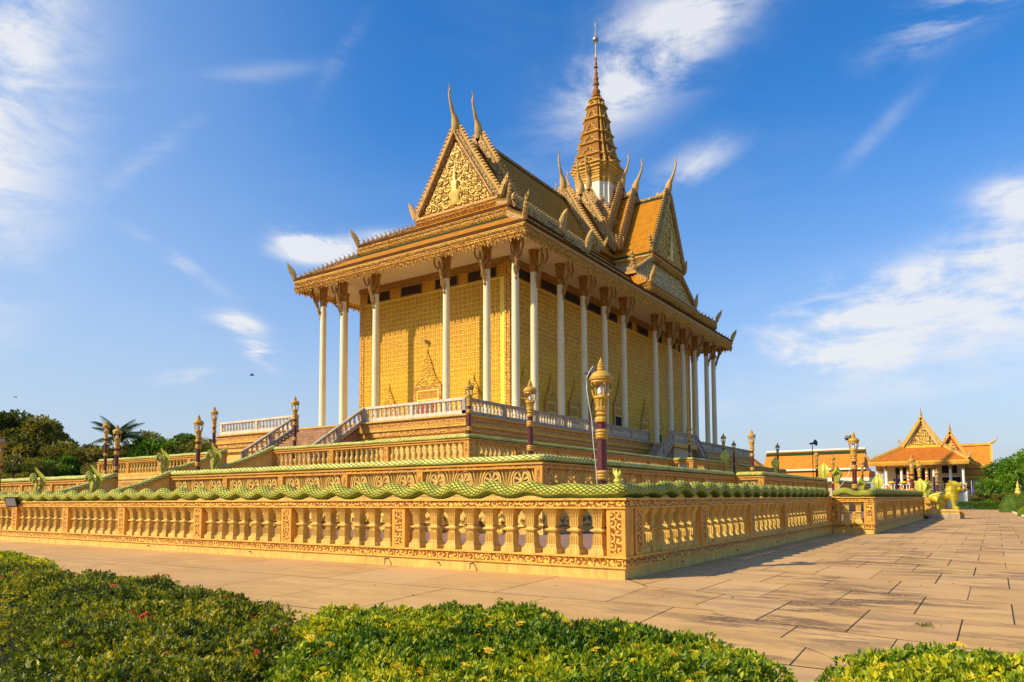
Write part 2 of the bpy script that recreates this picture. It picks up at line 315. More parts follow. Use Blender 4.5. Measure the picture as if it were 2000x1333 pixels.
def court_mat():
    m, b, p = newmat('red_brick_pavers', 0.85, 0, 0.3); P = pos(b)
    br = b.n('ShaderNodeTexBrick'); b.put(br.inputs['Vector'], P); br.inputs['Scale'].default_value = 4.0
    br.inputs['Color1'].default_value = (0.26, 0.13, 0.10, 1); br.inputs['Color2'].default_value = (0.32, 0.17, 0.13, 1); br.inputs['Mortar'].default_value = (0.16, 0.09, 0.07, 1)
    c = b.mix(b.mapr(b.noise(P, 1.0, 5, 0.6), 0.4, 0.7, 0, 0.5), br.outputs[0], (0.40, 0.24, 0.15))
    b.put(p.inputs['Base Color'], c); return m
M['court'] = court_mat()
def leaf_mat(name, cols, scale=0.6, trans=0.35, rough=0.45):
    m, b, p = newmat(name, rough, 0, 0.4); P = pos(b)
    n1 = b.noise(P, scale, 4, 0.6); n2 = b.noise(P, scale * 14, 2, 0.6)
    f = b.math('ADD', b.math('MULTIPLY', n1, 0.55), b.math('MULTIPLY', n2, 0.45))
    at = b.n('ShaderNodeAttribute', attribute_name='tint'); f = b.math('ADD', b.math('MULTIPLY', f, 0.5), b.math('MULTIPLY', at.outputs['Fac'], 0.5))
    k = len(cols); c = b.ramp(f, [(0.28 + 0.44 * i / (k - 1), cols[i]) for i in range(k)])
    b.put(p.inputs['Base Color'], c)
    tr = b.n('ShaderNodeBsdfTranslucent'); b.put(tr.inputs['Color'], b.mix(1.0, c, (1.3, 1.25, 0.5), 'MULTIPLY'))
    mx = b.n('ShaderNodeMixShader'); mx.inputs[0].default_value = trans
    o = m.node_tree.nodes['Material Output']
    m.node_tree.links.new(p.outputs[0], mx.inputs[1]); m.node_tree.links.new(tr.outputs[0], mx.inputs[2]); m.node_tree.links.new(mx.outputs[0], o.inputs[0])
    return m
M['leaf_hedge'] = leaf_mat('bright_hedge_leaves', ((0.045, 0.09, 0.006), (0.13, 0.23, 0.010), (0.38, 0.44, 0.015), (0.82, 0.68, 0.02)), 1.5, 0.35)
M['leaf_olive'] = leaf_mat('olive_hedge_leaves', ((0.045, 0.065, 0.010), (0.13, 0.17, 0.010), (0.36, 0.35, 0.02), (0.72, 0.56, 0.05)), 1.5, 0.35)
M['leaf_tree'] = leaf_mat('tree_leaves', ((0.05, 0.07, 0.014), (0.12, 0.14, 0.02), (0.24, 0.21, 0.03), (0.36, 0.28, 0.05)), 0.15, 0.35)
M['leaf_tree_b'] = leaf_mat('fresh_tree_leaves', ((0.045, 0.11, 0.01), (0.09, 0.21, 0.012), (0.17, 0.32, 0.02), (0.28, 0.42, 0.02)), 0.3, 0.35)
M['leaf_palm'] = leaf_mat('palm_leaves', ((0.05, 0.09, 0.02), (0.09, 0.15, 0.03), (0.15, 0.22, 0.05), (0.22, 0.28, 0.09)), 0.5, 0.2)
M['topiary'] = plain('clipped_topiary', (0.10, 0.17, 0.02), 0.8, 0.4, 6, dirt=(0.03, 0.06, 0.01), dirt_amt=0.8, bmp=0.08, bscale=12)
M['flower_y'] = plain('yellow_petals', (0.85, 0.55, 0.02), 0.6, 0.2, 20, bmp=0)
M['flower_r'] = plain('red_petals', (0.75, 0.07, 0.02), 0.6, 0.2, 20, bmp=0)

# ------------------------------------------------------------------ mesh helpers
class MB:
    def __init__(s): s.v = []; s.f = []; s.uv = []
    def add(s, vs, fs, uv=None):
        k = len(s.v); s.v += [tuple(q) for q in vs]; s.f += [tuple(i + k for i in g) for g in fs]
        s.uv += (uv if uv else [None] * len(fs)); return s
    def box(s, x0, y0, z0, x1, y1, z1):
        return s.add([(x0, y0, z0), (x1, y0, z0), (x1, y1, z0), (x0, y1, z0), (x0, y0, z1), (x1, y0, z1), (x1, y1, z1), (x0, y1, z1)],
                     [(0, 3, 2, 1), (4, 5, 6, 7), (0, 1, 5, 4), (1, 2, 6, 5), (2, 3, 7, 6), (3, 0, 4, 7)])
    def loft(s, secs, caps=True, closed=True):
        n = len(secs[0]); vs = [q for sec in secs for q in sec]; fs = []
        for i in range(len(secs) - 1):
            for j in range(n if closed else n - 1):
                a = i * n + j; c = i * n + (j + 1) % n; fs.append((a, c, c + n, a + n))
        if caps and closed: fs += [tuple(range(n - 1, -1, -1)), tuple(range((len(secs) - 1) * n, len(secs) * n))]
        return s.add(vs, fs)
    def lathe(s, prof, n=16, x=0, y=0, z=0, sx=1, sy=1, rot=0.0):
        return s.loft([[(x + r * sx * math.cos(rot + 2 * math.pi * j / n), y + r * sy * math.sin(rot + 2 * math.pi * j / n), z + h) for j in range(n)] for r, h in prof])
    def tube(s, path, rad, n=8, up=Vector((0, 0, 1)), flat=1.0, uvs=False, ulen=0.0):
        path = [Vector(q) for q in path]; secs = []; m = len(path); us = [ulen]
        if not hasattr(rad, '__len__'): rad = [rad] * m
        for i in range(m):
            t = (path[min(i + 1, m - 1)] - path[max(i - 1, 0)]).normalized()
            a = t.cross(up); a = a.normalized() if a.length > 1e-4 else t.orthogonal().normalized(); c = a.cross(t)
            secs.append([path[i] + a * (rad[i] * flat * math.cos(2 * math.pi * j / n)) + c * (rad[i] * math.sin(2 * math.pi * j / n)) for j in range(n)])
            if i: us.append(us[-1] + (path[i] - path[i - 1]).length)
        if not uvs: return s.loft(secs)
        vs = [q for sec in secs for q in sec]; fs = []; uv = []
        for i in range(m - 1):
            for j in range(n):
                a = i * n + j; c = i * n + (j + 1) % n; fs.append((a, c, c + n, a + n))
                v0, v1 = j / n, (j + 1) / n
                uv.append(((us[i], v0), (us[i], v1), (us[i + 1], v1), (us[i + 1], v0)))
        fs += [tuple(range(n - 1, -1, -1)), tuple(range((m - 1) * n, m * n))]
        uv += [[(us[0], 0.1)] * n, [(us[-1], 0.1)] * n]
        return s.add(vs, fs, uv)
    def extr(s, pts, a0, a1, axis='y'):
        """polygon pts (u,w) extruded along axis"""
        f = {'y': lambda u, w, a: (u, a, w), 'x': lambda u, w, a: (a, u, w), 'z': lambda u, w, a: (u, w, a)}[axis]
        n = len(pts); vs = [f(u, w_, a0) for u, w_ in pts] + [f(u, w_, a1) for u, w_ in pts]
        return s.add(vs, [tuple(range(n)), tuple(range(2 * n - 1, n - 1, -1))] + [(j, (j + 1) % n + 0, (j + 1) % n + n, j + n)[::-1] for j in range(n)])
    def beam(s, p, q, wdt, hgt, up=(0, 0, 1)):
        p, q = Vector(p), Vector(q); t = (q - p).normalized(); a = t.cross(Vector(up)).normalized() * wdt / 2; c = a.normalized().cross(t) * hgt / 2
        return s.loft([[o - a - c, o + a - c, o + a + c, o - a + c] for o in (p, q)])
    def mesh(s, name, mat, smooth=False):
        me = bpy.data.meshes.new(name); me.from_pydata([tuple(q) for q in s.v], [], s.f)
        if any(u is not None for u in s.uv):
            lay = me.uv_layers.new(name='UVMap'); flat = []
            for g, u in zip(s.f, s.uv): flat += [c for q in (u or [(0, 0)] * len(g)) for c in q]
            lay.data.foreach_set('uv', flat)
        me.materials.append(M[mat] if isinstance(mat, str) else mat)
        me.validate(); me.update()
        import bmesh
        bm = bmesh.new(); bm.from_mesh(me); bmesh.ops.recalc_face_normals(bm, faces=bm.faces); bm.to_mesh(me); bm.free()
        if smooth:
            me.polygons.foreach_set('use_smooth', [True] * len(me.polygons))
            try: me.set_sharp_from_angle(angle=R(42))
            except Exception: pass
        return me

def part(name, me, parent, loc=(0, 0, 0), rot=(0, 0, 0), scl=(1, 1, 1), stuff=False, label=None):
    o = bpy.data.objects.new(name, me); C.objects.link(o); o.parent = parent
    o.location = loc; o.rotation_euler = rot; o.scale = (scl,) * 3 if isinstance(scl, (int, float)) else scl
    if stuff: o['kind'] = 'stuff'
    if label: o['label'] = label
    return o
def thing(name, label, cat, loc=(0, 0, 0), rz=0.0, group=None, me=None, scl=1.0):
    o = bpy.data.objects.new(name, me); C.objects.link(o); o.location = loc; o.rotation_euler = (0, 0, rz); o.scale = (scl,) * 3
    o['label'] = label; o['category'] = cat
    if group: o['group'] = group
    return o
def structure(name, me):
    o = bpy.data.objects.new(name, me); C.objects.link(o); o['kind'] = 'structure'; return o
def copy_tree(o, parent=None):
    c = o.copy(); C.objects.link(c); c.parent = parent
    for ch in list(o.children): copy_tree(ch, c)
    return c
def boxes(mat, name, *bs):
    m = MB()
    for q in bs: m.box(*q)
    return m.mesh(name, mat)

# ------------------------------------------------------------------ the ground
structure('ground', MB().box(-900, -400, -0.5, 900, 1500, -0.07).mesh('ground', 'earth'))
pavement = structure('pavement', MB().box(-48, -9.2, -0.069, 8.6, 96, -0.0045).mesh('pavement_bed', 'joint'))
def clip(poly, nx, ny, d):                     # keep nx*x+ny*y<=d
    o = []
    for i in range(len(poly)):
        a, c = poly[i], poly[(i + 1) % len(poly)]; da = nx * a[0] + ny * a[1] - d; dc = nx * c[0] + ny * c[1] - d
        if da <= 0: o.append(a)
        if (da < 0) != (dc < 0) and da != dc:
            t = da / (da - dc); o.append((a[0] + (c[0] - a[0]) * t, a[1] + (c[1] - a[1]) * t))
    return o
def area(p): return abs(sum(p[i][0] * p[(i + 1) % len(p)][1] - p[(i + 1) % len(p)][0] * p[i][1] for i in range(len(p)))) / 2
def shrink(p, g):
    cx = sum(q[0] for q in p) / len(p); cy = sum(q[1] for q in p) / len(p); out = []
    for x, y in p:
        dx, dy = x - cx, y - cy; l = math.hypot(dx, dy)
        out.append((x - math.copysign(min(g, abs(dx)), dx), y - math.copysign(min(g * 3.0, abs(dy)), dy)))
    return out
# the line where the two directions of paving meet, from the corner out
DG = (5.11, 4.44)                               # normal of the line through (0.46,-0.34) and (4.9,-5.45)
dd = DG[0] * 0.46 + DG[1] * -0.34
far = MB(); nslab = 0
def lay_slab(poly, near):
    global nslab
    if len(poly) < 3 or area(poly) < 0.06: return
    p = shrink(poly, 0.010); z = random.uniform(-0.0012, 0.0012)
    if near:
        cx = sum(q[0] for q in p) / len(p); cy = sum(q[1] for q in p) / len(p)
        me = MB().extr([(x - cx, y - cy) for x, y in p], -0.03, 0.0, 'z').mesh('paving_slab', 'paving')
        part('paving_slab', me, pavement, (cx, cy, z)); nslab += 1
    else: far.extr(p, -0.03, z, 'z')
for k in range(-5, 46):
    b0 = -0.42 + 2.14 * k; b1 = b0 + 2.14
    x = 1.76 - 1.16 * 4 + (0.58 if k % 2 else 0.0)
    while x < 8.6:
        jx = random.uniform(-0.005, 0.005)
        p = [(x + jx, b0 - 0.25 * x), (x + 1.16 + jx, b0 - 0.25 * (x + 1.16)), (x + 1.16 + jx, b1 - 0.25 * (x + 1.16)), (x + jx, b1 - 0.25 * x)]
        x += 1.16
        p = clip(p, -1, 0, 0.02); p = clip(p, 1, 0, 8.0 if b1 > 8 else 8.6); p = clip(p, 0, -1, 9.2) if p else p
        if p: p = clip(p, -DG[0], -DG[1], -dd)
        if p: lay_slab(p, b0 < 44 and nslab < 225)
for row, (ya, yb) in enumerate(((0.1, -2.9), (-2.9, -5.9), (-5.9, -9.1))):
    x = 7.6 - (1.1 if row % 2 else 0)
    while x > -46:
        s0 = -0.1 + 0.012 * x; x2 = x - 2.29; s1 = -0.1 + 0.012 * x2
        p = [(x + s0 * ya, ya), (x + s0 * yb, yb), (x2 + s1 * yb, yb), (x2 + s1 * ya, ya)]; x = x2
        p = clip(p, DG[0], DG[1], dd); p = clip(p, 0, 1, 0.1) if p else p
        if p: lay_slab(p, x > -32)
part('paving_slab', far.mesh('far_paving_slabs', 'paving'), pavement, stuff=True)
# raised courts inside the balustrades
Z0, Z1, Z2, ZT = 0.40, 1.80, 3.60, 6.85
structure('lower_court', boxes('court', 'court', (-66, 0.3, -0.02, -0.3, 112, Z0)))
structure('middle_court', boxes('court', 'court1', (-59, 8.3, Z0 - 0.02, -7.2, 97, Z1)))
structure('upper_court', boxes('court', 'court2', (-50.5, 15.2, Z1 - 0.02, -15.6, 90, Z2)))

# ------------------------------------------------------------------ outer balustrade
def fluted(prof, n=9):
    """square section with flutes; prof = (half width, height, flute depth)"""
    secs = []
    for hw, h, fl in prof:
        ring = []
        for side in range(4):
            for j in range(n - 1):
                t = -1 + 2 * j / (n - 1); dep = fl * (1 if j % 2 else 0)
                px, py = hw * t, -hw + dep; a = side * math.pi / 2
                ring.append((px * math.cos(a) - py * math.sin(a), px * math.sin(a) + py * math.cos(a), h))
        secs.append(ring)
    return MB().loft(secs)
bal_sq = fluted([(0.175, 0, 0), (0.175, 0.10, 0), (0.165, 0.105, 0.02), (0.135, 0.15, 0.025), (0.115, 0.20, 0.012), (0.113, 0.21, 0.028), (0.113, 0.38, 0.028), (0.100, 0.42, 0.022),
                 (0.080, 0.445, 0), (0.085, 0.47, 0), (0.145, 0.50, 0), (0.150, 0.525, 0), (0.085, 0.56, 0), (0.082, 0.59, 0), (0.105, 0.60, 0.01), (0.108, 0.62, 0.026), (0.110, 0.81, 0.026),
                 (0.115, 0.82, 0.012), (0.135, 0.85, 0.02), (0.155, 0.90, 0.012), (0.172, 0.93, 0), (0.172, 0.98, 0)]).mesh('fluted_baluster', 'sand')
def carved_post(h, wdt, dep, mat='ochre', cmat='frieze', name='post'):
    m = MB(); e = 0.022; x0, x1 = -wdt / 2, wdt / 2; b_ = 0.085
    m.box(x0 + e, e, 0, x1 - e, dep - e, h)
    for (a0, c0, a1, c1) in ((x0, 0, x0 + b_, h), (x1 - b_, 0, x1, h), (x0 + b_, 0, x1 - b_, b_ * .8), (x0 + b_, h - b_ * .8, x1 - b_, h)):
        m.box(a0, 0, c0, a1, dep, c1)
    post = m.mesh(name, mat)
    panel = MB().box(x0 + b_ + .004, 0.006, b_ * .8 + .004, x1 - b_ - .004, dep - 0.006, h - b_ * .8 - .004).mesh('carved_panel', cmat)
    return post, panel
def naga_body(L0, L1, z, y, wave, name='naga_body', r=0.15, flatten=1.2, period=1.05, amp0=(3.2, 0.0)):
    path = []; n = int((L1 - L0) / (0.07 if wave else 0.08)) + 2; rr = []
    for i in range(n):
        x = L0 + (L1 - L0) * i / (n - 1); a = wave
        if amp0[0]: a *= min(1, max(0.12, (x - L0) / amp0[0]))
        if amp0[1]: a *= min(1, max(0.12, (L1 - x) / amp0[1]))
        ph = 2 * math.pi * (x - L0) / period
        zz_ = z + r * 0.93 + a * (1 - math.cos(ph)) / 2 * 0.135 + 0.008 * math.sin(x * 2.3)
        path.append((x, y + a * 0.03 * math.sin(ph), zz_)); ed = min(1.0, min(x - L0, L1 - x) / 0.16); rr.append(max(0.02, r * math.sqrt(max(0.0, 1 - (1 - ed) ** 2))) * (1 + a * 0.08 * (1 - math.cos(ph)) / 2) * (1 + 0.02 * math.sin(x * 5.1)))
    return MB().tube(path, rr, 18 if wave else 12, flat=flatten, uvs=True).mesh(name, 'scales' if wave else 'scales_far', True)
def course(length, ylo, yhi, z0, z1, m=None, st=0, en=0):
    """one course of a run. st: 1 = starts behind the previous run's end, 2 = starts in an inner corner; en: 1 = ends at an outer corner"""
    x0 = yhi + .002 if st == 1 else (max(0, -ylo) + .002 if st == 2 else 0); x1 = length + (max(0, -ylo) if en == 1 else (ylo * 0 - .001 if en == 2 else 0)) - (ylo if (en == 1 and ylo > 0) else 0)
    return (m or MB()).box(x0, ylo, z0, x1, yhi, z1)
def outer_run(name, label, p0, rz, length, posts, wave_ramp, naga_label=None, st=0, en=0):
    t = thing(name, label, 'balustrade', (p0[0], p0[1], 0), rz)
    part('plinth', course(length, .03, .45, -.03, .225, None, st, en).mesh('plinth', 'sand'), t)
    part('lower_moulding', course(length, -.035, .49, .43, .465, course(length, -.012, .47, .225, .262, None, st, en), st, en).mesh('lower_moulding', 'ochre'), t)
    part('lower_frieze', course(length, 0, .45, .262, .43, None, st, en).mesh('lower_frieze', 'frieze'), t)
    part('upper_moulding', course(length, -.055, .51, 1.618, 1.66, course(length, -.03, .485, 1.445, 1.478, None, st, en), st, en).mesh('upper_moulding', 'ochre'), t)
    part('upper_frieze', course(length, -.008, .46, 1.478, 1.618, None, st, en).mesh('upper_frieze', 'frieze'), t)
    pm, cm = POST
    for x in posts:
        o = part('post', pm, t, (x, 0.012, 0.465)); part('carved_panel', cm, o)
    for xa, xb in zip(posts[:-1], posts[1:]):
        n = max(2, round((xb - xa - 0.42) / 0.545)); 
        for i in range(n):
            part('baluster', bal_sq, t, (xa + 0.21 + (xb - xa - 0.42) * (i + 0.5) / n, 0.23, 0.465))
    nb = thing('naga_serpent', naga_label, 'serpent', (p0[0], p0[1], 0), rz, me=naga_body(0.05 if st == 1 else -0.02, length - (0.06 if en == 1 else -0.05), 1.66, 0.22, 1.0, amp0=wave_ramp))
    return t, nb
M['postamber'] = plain('post_amber', (0.74, 0.36, 0.05), 0.65, 0.14, 1.3, dirt=(0.42, 0.17, 0.03), dirt_amt=0.5, bmp=0.004, streak=0.4)
POST = carved_post(0.98, 0.42, 0.40, 'postamber')
front_posts = [47 - q for q in (46.9, 44.9, 40.6, 36.35, 32.1, 27.9, 23.5, 19.4, 14.8, 10.5, 6.2, 0.21)]
outer_run('stone_balustrade', 'long sunlit outer balustrade of square fluted balusters, running left from the near corner', (-47, 0), 0, 47,
          front_posts, (0, 3.6), en=1, naga_label='wavy green scaled serpent lying on the long sunlit outer balustrade')
outer_run('stone_balustrade', 'shaded outer balustrade running back from the near corner along the paved walk', (0, 0.0), R(90), 22.4,
          [0.75, 4.85, 9.33, 13.65, 18.0, 22.2], (3.4, 0), st=1, en=2, naga_label='wavy green serpent on the shaded outer balustrade beside the paved walk')
outer_run('stone_balustrade', 'short jog of the outer balustrade with two balusters, facing the camera below a lamp', (0.0, 22.4), 0, 1.74, [0.1, 1.53], (0, 1.0), st=2, en=1,
          naga_label='short green serpent hump above the jog of the outer balustrade')
outer_run('stone_balustrade', 'far outer balustrade ending at the golden lion', (1.74, 22.4), R(90), 28.0, [0.75, 4.6, 8.6, 12.5, 16.3, 20.1, 23.8, 27.8], (1.5, 0), st=1,
          naga_label='wavy green serpent on the far outer balustrade, its hood next to the lion')
outer_run('stone_balustrade', 'outer balustrade beyond the entrance gap, mostly hidden behind the lion', (1.74, 55.1), R(90), 28.0, [0.2, 4.6, 8.6, 12.5, 16.3, 20.1, 23.8, 27.8], (0, 0),
          naga_label='green serpent on the balustrade beyond the entrance gap')
# small coiled tail tip on the corner
m = MB().lathe([(0.14, 0), (0.19, 0.05), (0.18, 0.12), (0.12, 0.17), (0.10, 0.19), (0.145, 0.23), (0.13, 0.30), (0.07, 0.34), (0.05, 0.36)], 14)
m.tube([(0, 0, 0.3), (0.0, 0, 0.42), (-0.05, 0, 0.55), (-0.03, 0, 0.70)], [0.085, 0.095, 0.075, 0.035], 8).tube([(-0.05, 0, 0.42), (-0.13, 0, 0.55), (-0.14, 0, 0.68)], [0.05, 0.05, 0.02], 6).tube([(0.05, 0, 0.42), (0.10, 0, 0.55), (0.06, 0, 0.72)], [0.05, 0.045, 0.015], 6)
thing('tail_finial', 'small green coiled tail tip standing on the near corner of the outer balustrade', 'finial', (-0.26, 0.24, 1.86), 0, me=m.mesh('tail_finial', 'hood', True), scl=.62)
# spouts through the plinth
sp = MB().tube([(0, 0.06, 0), (0, -0.13, 0.0), (0, -0.15, -0.01)], 0.018, 8).tube([(0, -0.13, 0.012), (0, -0.145, -0.13)], 0.017, 8).mesh('drain_spout', 'steel', True)
for i, (x, lb) in enumerate(((-3.86, 'bent metal drain pipe in the plinth, the one nearest the corner'), (-6.55, 'bent metal drain pipe in the plinth, below the first post left of the corner'))):
    thing('drain_spout', lb, 'pipe', (x, 0.03, 0.17), 0, 'drain pipes in the plinth', me=sp)
st = MB().tube([(0, 0.06, 0), (0, -0.07, -0.01)], 0.02, 8).mesh('drain_stub', 'steel', True)
for i, (x, y, rz, lb) in enumerate(((-4.9, 0.03, 0, 'small pipe stub in the sunlit plinth between the two bent pipes'), (-12.1, 0.03, 0, 'small pipe stub in the sunlit plinth left of the middle'), (-17.6, 0.03, 0, 'small pipe stub far left in the sunlit plinth'),
                                (-0.03, 3.2, R(90), 'pipe stub in the shaded plinth nearest the corner'), (-0.03, 7.6, R(90), 'second pipe stub from the corner in the shaded plinth'), (-0.03, 12.2, R(90), 'third pipe stub from the corner in the shaded plinth'))):
    thing('drain_stub', lb, 'pipe', (x, y, 0.15), rz, 'drain stubs in the plinth', me=st)

# ------------------------------------------------------------------ lamp posts
LZ = 4.4
def pr(a): return [(r, z) for r, z in a]
lamp_meshes = {}
lamp_meshes['pole'] = MB().lathe(pr([(0.108, 0.0), (0.108, 3.0)]), 8, rot=R(22.5)).mesh('lamp_pole', 'maroon')
lamp_meshes['base'] = MB().lathe(pr([(0.22, 0), (0.22, 0.18), (0.17, 0.22), (0.19, 0.30), (0.15, 0.36), (0.16, 0.50), (0.12, 0.56)]), 8, rot=R(22.5)).mesh('lamp_base', 'lampgold')
lamp_meshes['collar'] = MB().lathe(pr([(0.10, -0.12), (0.135, -0.10), (0.15, -0.06), (0.13, -0.035), (0.145, -0.01), (0.145, 0.02), (0.13, 0.04), (0.152, 0.07), (0.14, 0.105), (0.10, 0.12)]), 20).mesh('lamp_collar', 'lampgold', True)
m = MB()
prof = [(0.11, 2.95), (0.15, 2.96), (0.155, 3.02), (0.14, 3.07), (0.10, 3.09), (0.15, 3.13), (0.12, 3.16), (0.11, 3.19), (0.145, 3.22), (0.148, 3.28), (0.13, 3.31), (0.155, 3.44), (0.16, 3.48), (0.19, 3.50), (0.175, 3.54), (0.14, 3.57), (0.10, 3.58)]
secs = []
for r, z in prof:
    fl = 0.12 if 3.30 < z < 3.46 else 0.03
    secs.append([(r * (1 - (fl if j % 2 else 0)) * math.cos(math.pi * j / 12), r * (1 - (fl if j % 2 else 0)) * math.sin(math.pi * j / 12), z) for j in range(24)])
lamp_meshes['cup'] = m.loft(secs).mesh('lamp_cup', 'lampgold')
lamp_meshes['dome'] = MB().lathe(pr([(0.18, 3.83), (0.235, 3.85), (0.225, 3.89), (0.255, 3.91), (0.262, 3.97), (0.24, 4.0), (0.20, 4.06), (0.13, 4.10), (0.085, 4.12), (0.10, 4.15), (0.08, 4.18), (0.095, 4.21), (0.065, 4.24), (0.075, 4.27), (0.045, 4.30), (0.055, 4.32), (0.02, 4.37), (0.006, 4.42)]), 24).mesh('lamp_dome', 'lampgold', True)
lamp_meshes['strut'] = MB().tube([(0.15, 0, 3.52), (0.185, 0, 3.60), (0.20, 0, 3.70), (0.215, 0, 3.80), (0.20, 0, 3.86)], [0.028, 0.02, 0.024, 0.022, 0.026], 6).mesh('lamp_strut', 'lampgold', True)
lamp_meshes['bulb'] = MB().lathe(pr([(0.03, 3.55), (0.075, 3.60), (0.085, 3.68), (0.06, 3.76), (0.02, 3.79)]), 14).mesh('lamp_bulb', 'glass', True)
def build_lamp():
    t = thing('lamp_post', 'x', 'lamp post')
    part('pole', lamp_meshes['pole'], t); part('base', lamp_meshes['base'], t)
    for z in (1.76, 2.68): part('collar', lamp_meshes['collar'], t, (0, 0, z))
    part('cup', lamp_meshes['cup'], t); part('dome', lamp_meshes['dome'], t); part('bulb', lamp_meshes['bulb'], t)
    for k in range(6): part('strut', lamp_meshes['strut'], t, rot=(0, 0, math.pi * k / 3 + 0.3))
    return t
LAMPS = [(-1.0, 1.0, Z0, 'largest maroon and gold lamp post, on the near corner, with a cable and a floodlight'),
 (-8.25, 9.45, Z1, 'lamp post at the corner of the wheel-panel balustrade, left of the largest lamp'),
 (-16.6, 16.6, Z2, 'lamp post in front of the white balustrade corner of the temple terrace'),
 (-28.9, 15.3, Z2, 'lamp post standing before the right side of the front terrace stairs'),
 (-37.1, 15.3, Z2, 'lamp post left of the front stairs, close to the far white balustrade'),
 (-28.5, 8.7, Z1, 'lamp post on the middle terrace right of the descending serpent rail'),
 (-36.7, 8.7, Z1, 'lamp post on the middle terrace between the two serpent hoods at left'),
 (-49.4, 14.4, Z2 - .2, 'thin far lamp post just left of the palm tree'),
 (-32.4, 1.05, Z0, 'lamp post cut by the left edge of the photo, with a floodlight'),
 (-15.2, 45.7, Z2, 'lamp post on the upper jog beside the side stairs of the temple terrace'),
 (-7.0, 34.9, Z1, 'bright lamp post above the jog of the wheel-panel balustrade at right'),
 (-15.6, 56.3, Z2, 'dark thin lamp post just right of the white stair balustrade'),
 (0.72, 24.2, Z0, 'lamp post with a floodlight above the jog of the outer balustrade'),
 (-7.9, 60.4, Z1, 'lamp post before the long orange roof, the left of two'),
 (-5.8, 56.5, Z1 - .6, 'lamp post before the long orange roof, right of the pale hood'),
 (-17.5, 66.0, Z2, 'dark lamp post far back beside a fainter one, right of the terrace end'),
 (-14.4, 72.5, Z2, 'small dark lamp post below the loudspeaker mast, far right of the terrace'),
 (-6.9, 82.0, Z1, 'small far lamp post left of the pavilion'),
 (-8.0, 104.0, Z0, 'tiny dark lamp post close to the left end of the pavilion eave'),
 (1.2, 47.5, Z0, 'lamp post before the pavilion, the taller of the pair'),
 (0.95, 57.2, Z0, 'lamp post before the pavilion, the shorter of the pair'),
 (0.9, 80.5, Z0, 'short orange lamp post directly behind the lion')]
lamp0 = build_lamp()
for i, (x, y, z, lb) in enumerate(LAMPS):
    o = lamp0 if i == 0 else copy_tree(lamp0)
    o.location = (x, y, z); o.rotation_euler = (0, 0, 0.4 * i); o['label'] = lb; o['group'] = 'maroon and gold lamp posts'
    if i in (8,): o.scale = (1, 1, 1)
def floodlight(x, y, z, rz, tilt, lb, s=1.0):
    t = thing('floodlight', lb, 'floodlight', (x, y, z), rz, 'black floodlights', scl=s)
    part('housing', MB().loft([[(-.15, -.04, -.12), (.15, -.04, -.12), (.15, -.04, .12), (-.15, -.04, .12)], [(-.11, .09, -.08), (.11, .09, -.08), (.11, .09, .08), (-.11, .09, .08)]]).mesh('housing', 'black'), t, rot=(tilt, 0, 0))
    part('lens', MB().box(-.125, -.048, -.095, .125, -.042, .095).mesh('lens', 'lens'), t, rot=(tilt, 0, 0))
    part('bracket', MB().tube([(-.17, 0, 0), (-.17, .12, -.02), (0, .2, -.05), (.17, .12, -.02), (.17, 0, 0)], .014, 6).mesh('bracket', 'black'), t)
floodlight(-1.28, 1.22, 4.55, 2.9, 0.3, 'black floodlight clamped behind the finial of the largest lamp', 1.1)
floodlight(0.50, 24.25, 4.52, 2.9, 0.35, 'black floodlight on the lamp above the balustrade jog')
floodlight(-32.0, 1.0, 4.50, 1.2, 0.3, 'floodlight on the lamp at the left edge')
floodlight(-27.45, -0.26, 1.66, 0.5, 0.35, 'black floodlight with pale lens fixed to the outer balustrade at far left', 1.7)
cb = [(-1.12, 0.86, 4.62), (-1.18, 0.80, 4.50), (-1.24, 0.77, 4.35), (-1.24, 0.76, 4.1), (-1.20, 0.78, 3.8), (-1.14, 0.80, 3.4), (-1.13, 0.84, 2.9), (-1.10, 0.84, 2.6), (-1.07, 0.86, 2.2), (-1.05, 0.86, 1.8), (-1.03, 0.86, 1.2), (-1.02, 0.86, Z0)]
thing('power_cable', 'white cable hanging down the largest lamp post', 'cable', me=MB().tube(cb, 0.009, 6).mesh('power_cable', 'cable', True))
thing('power_cable', 'thin white cable slanting from the lamp above the balustrade jog', 'cable', me=MB().tube([(0.6, 24.2, 3.3), (0.45, 24.1, 2.7), (0.15, 23.9, 2.2), (-0.2, 23.6, 1.9), (-0.3, 23.5, 0.45)], 0.012, 6).mesh('power_cable', 'cable', True))

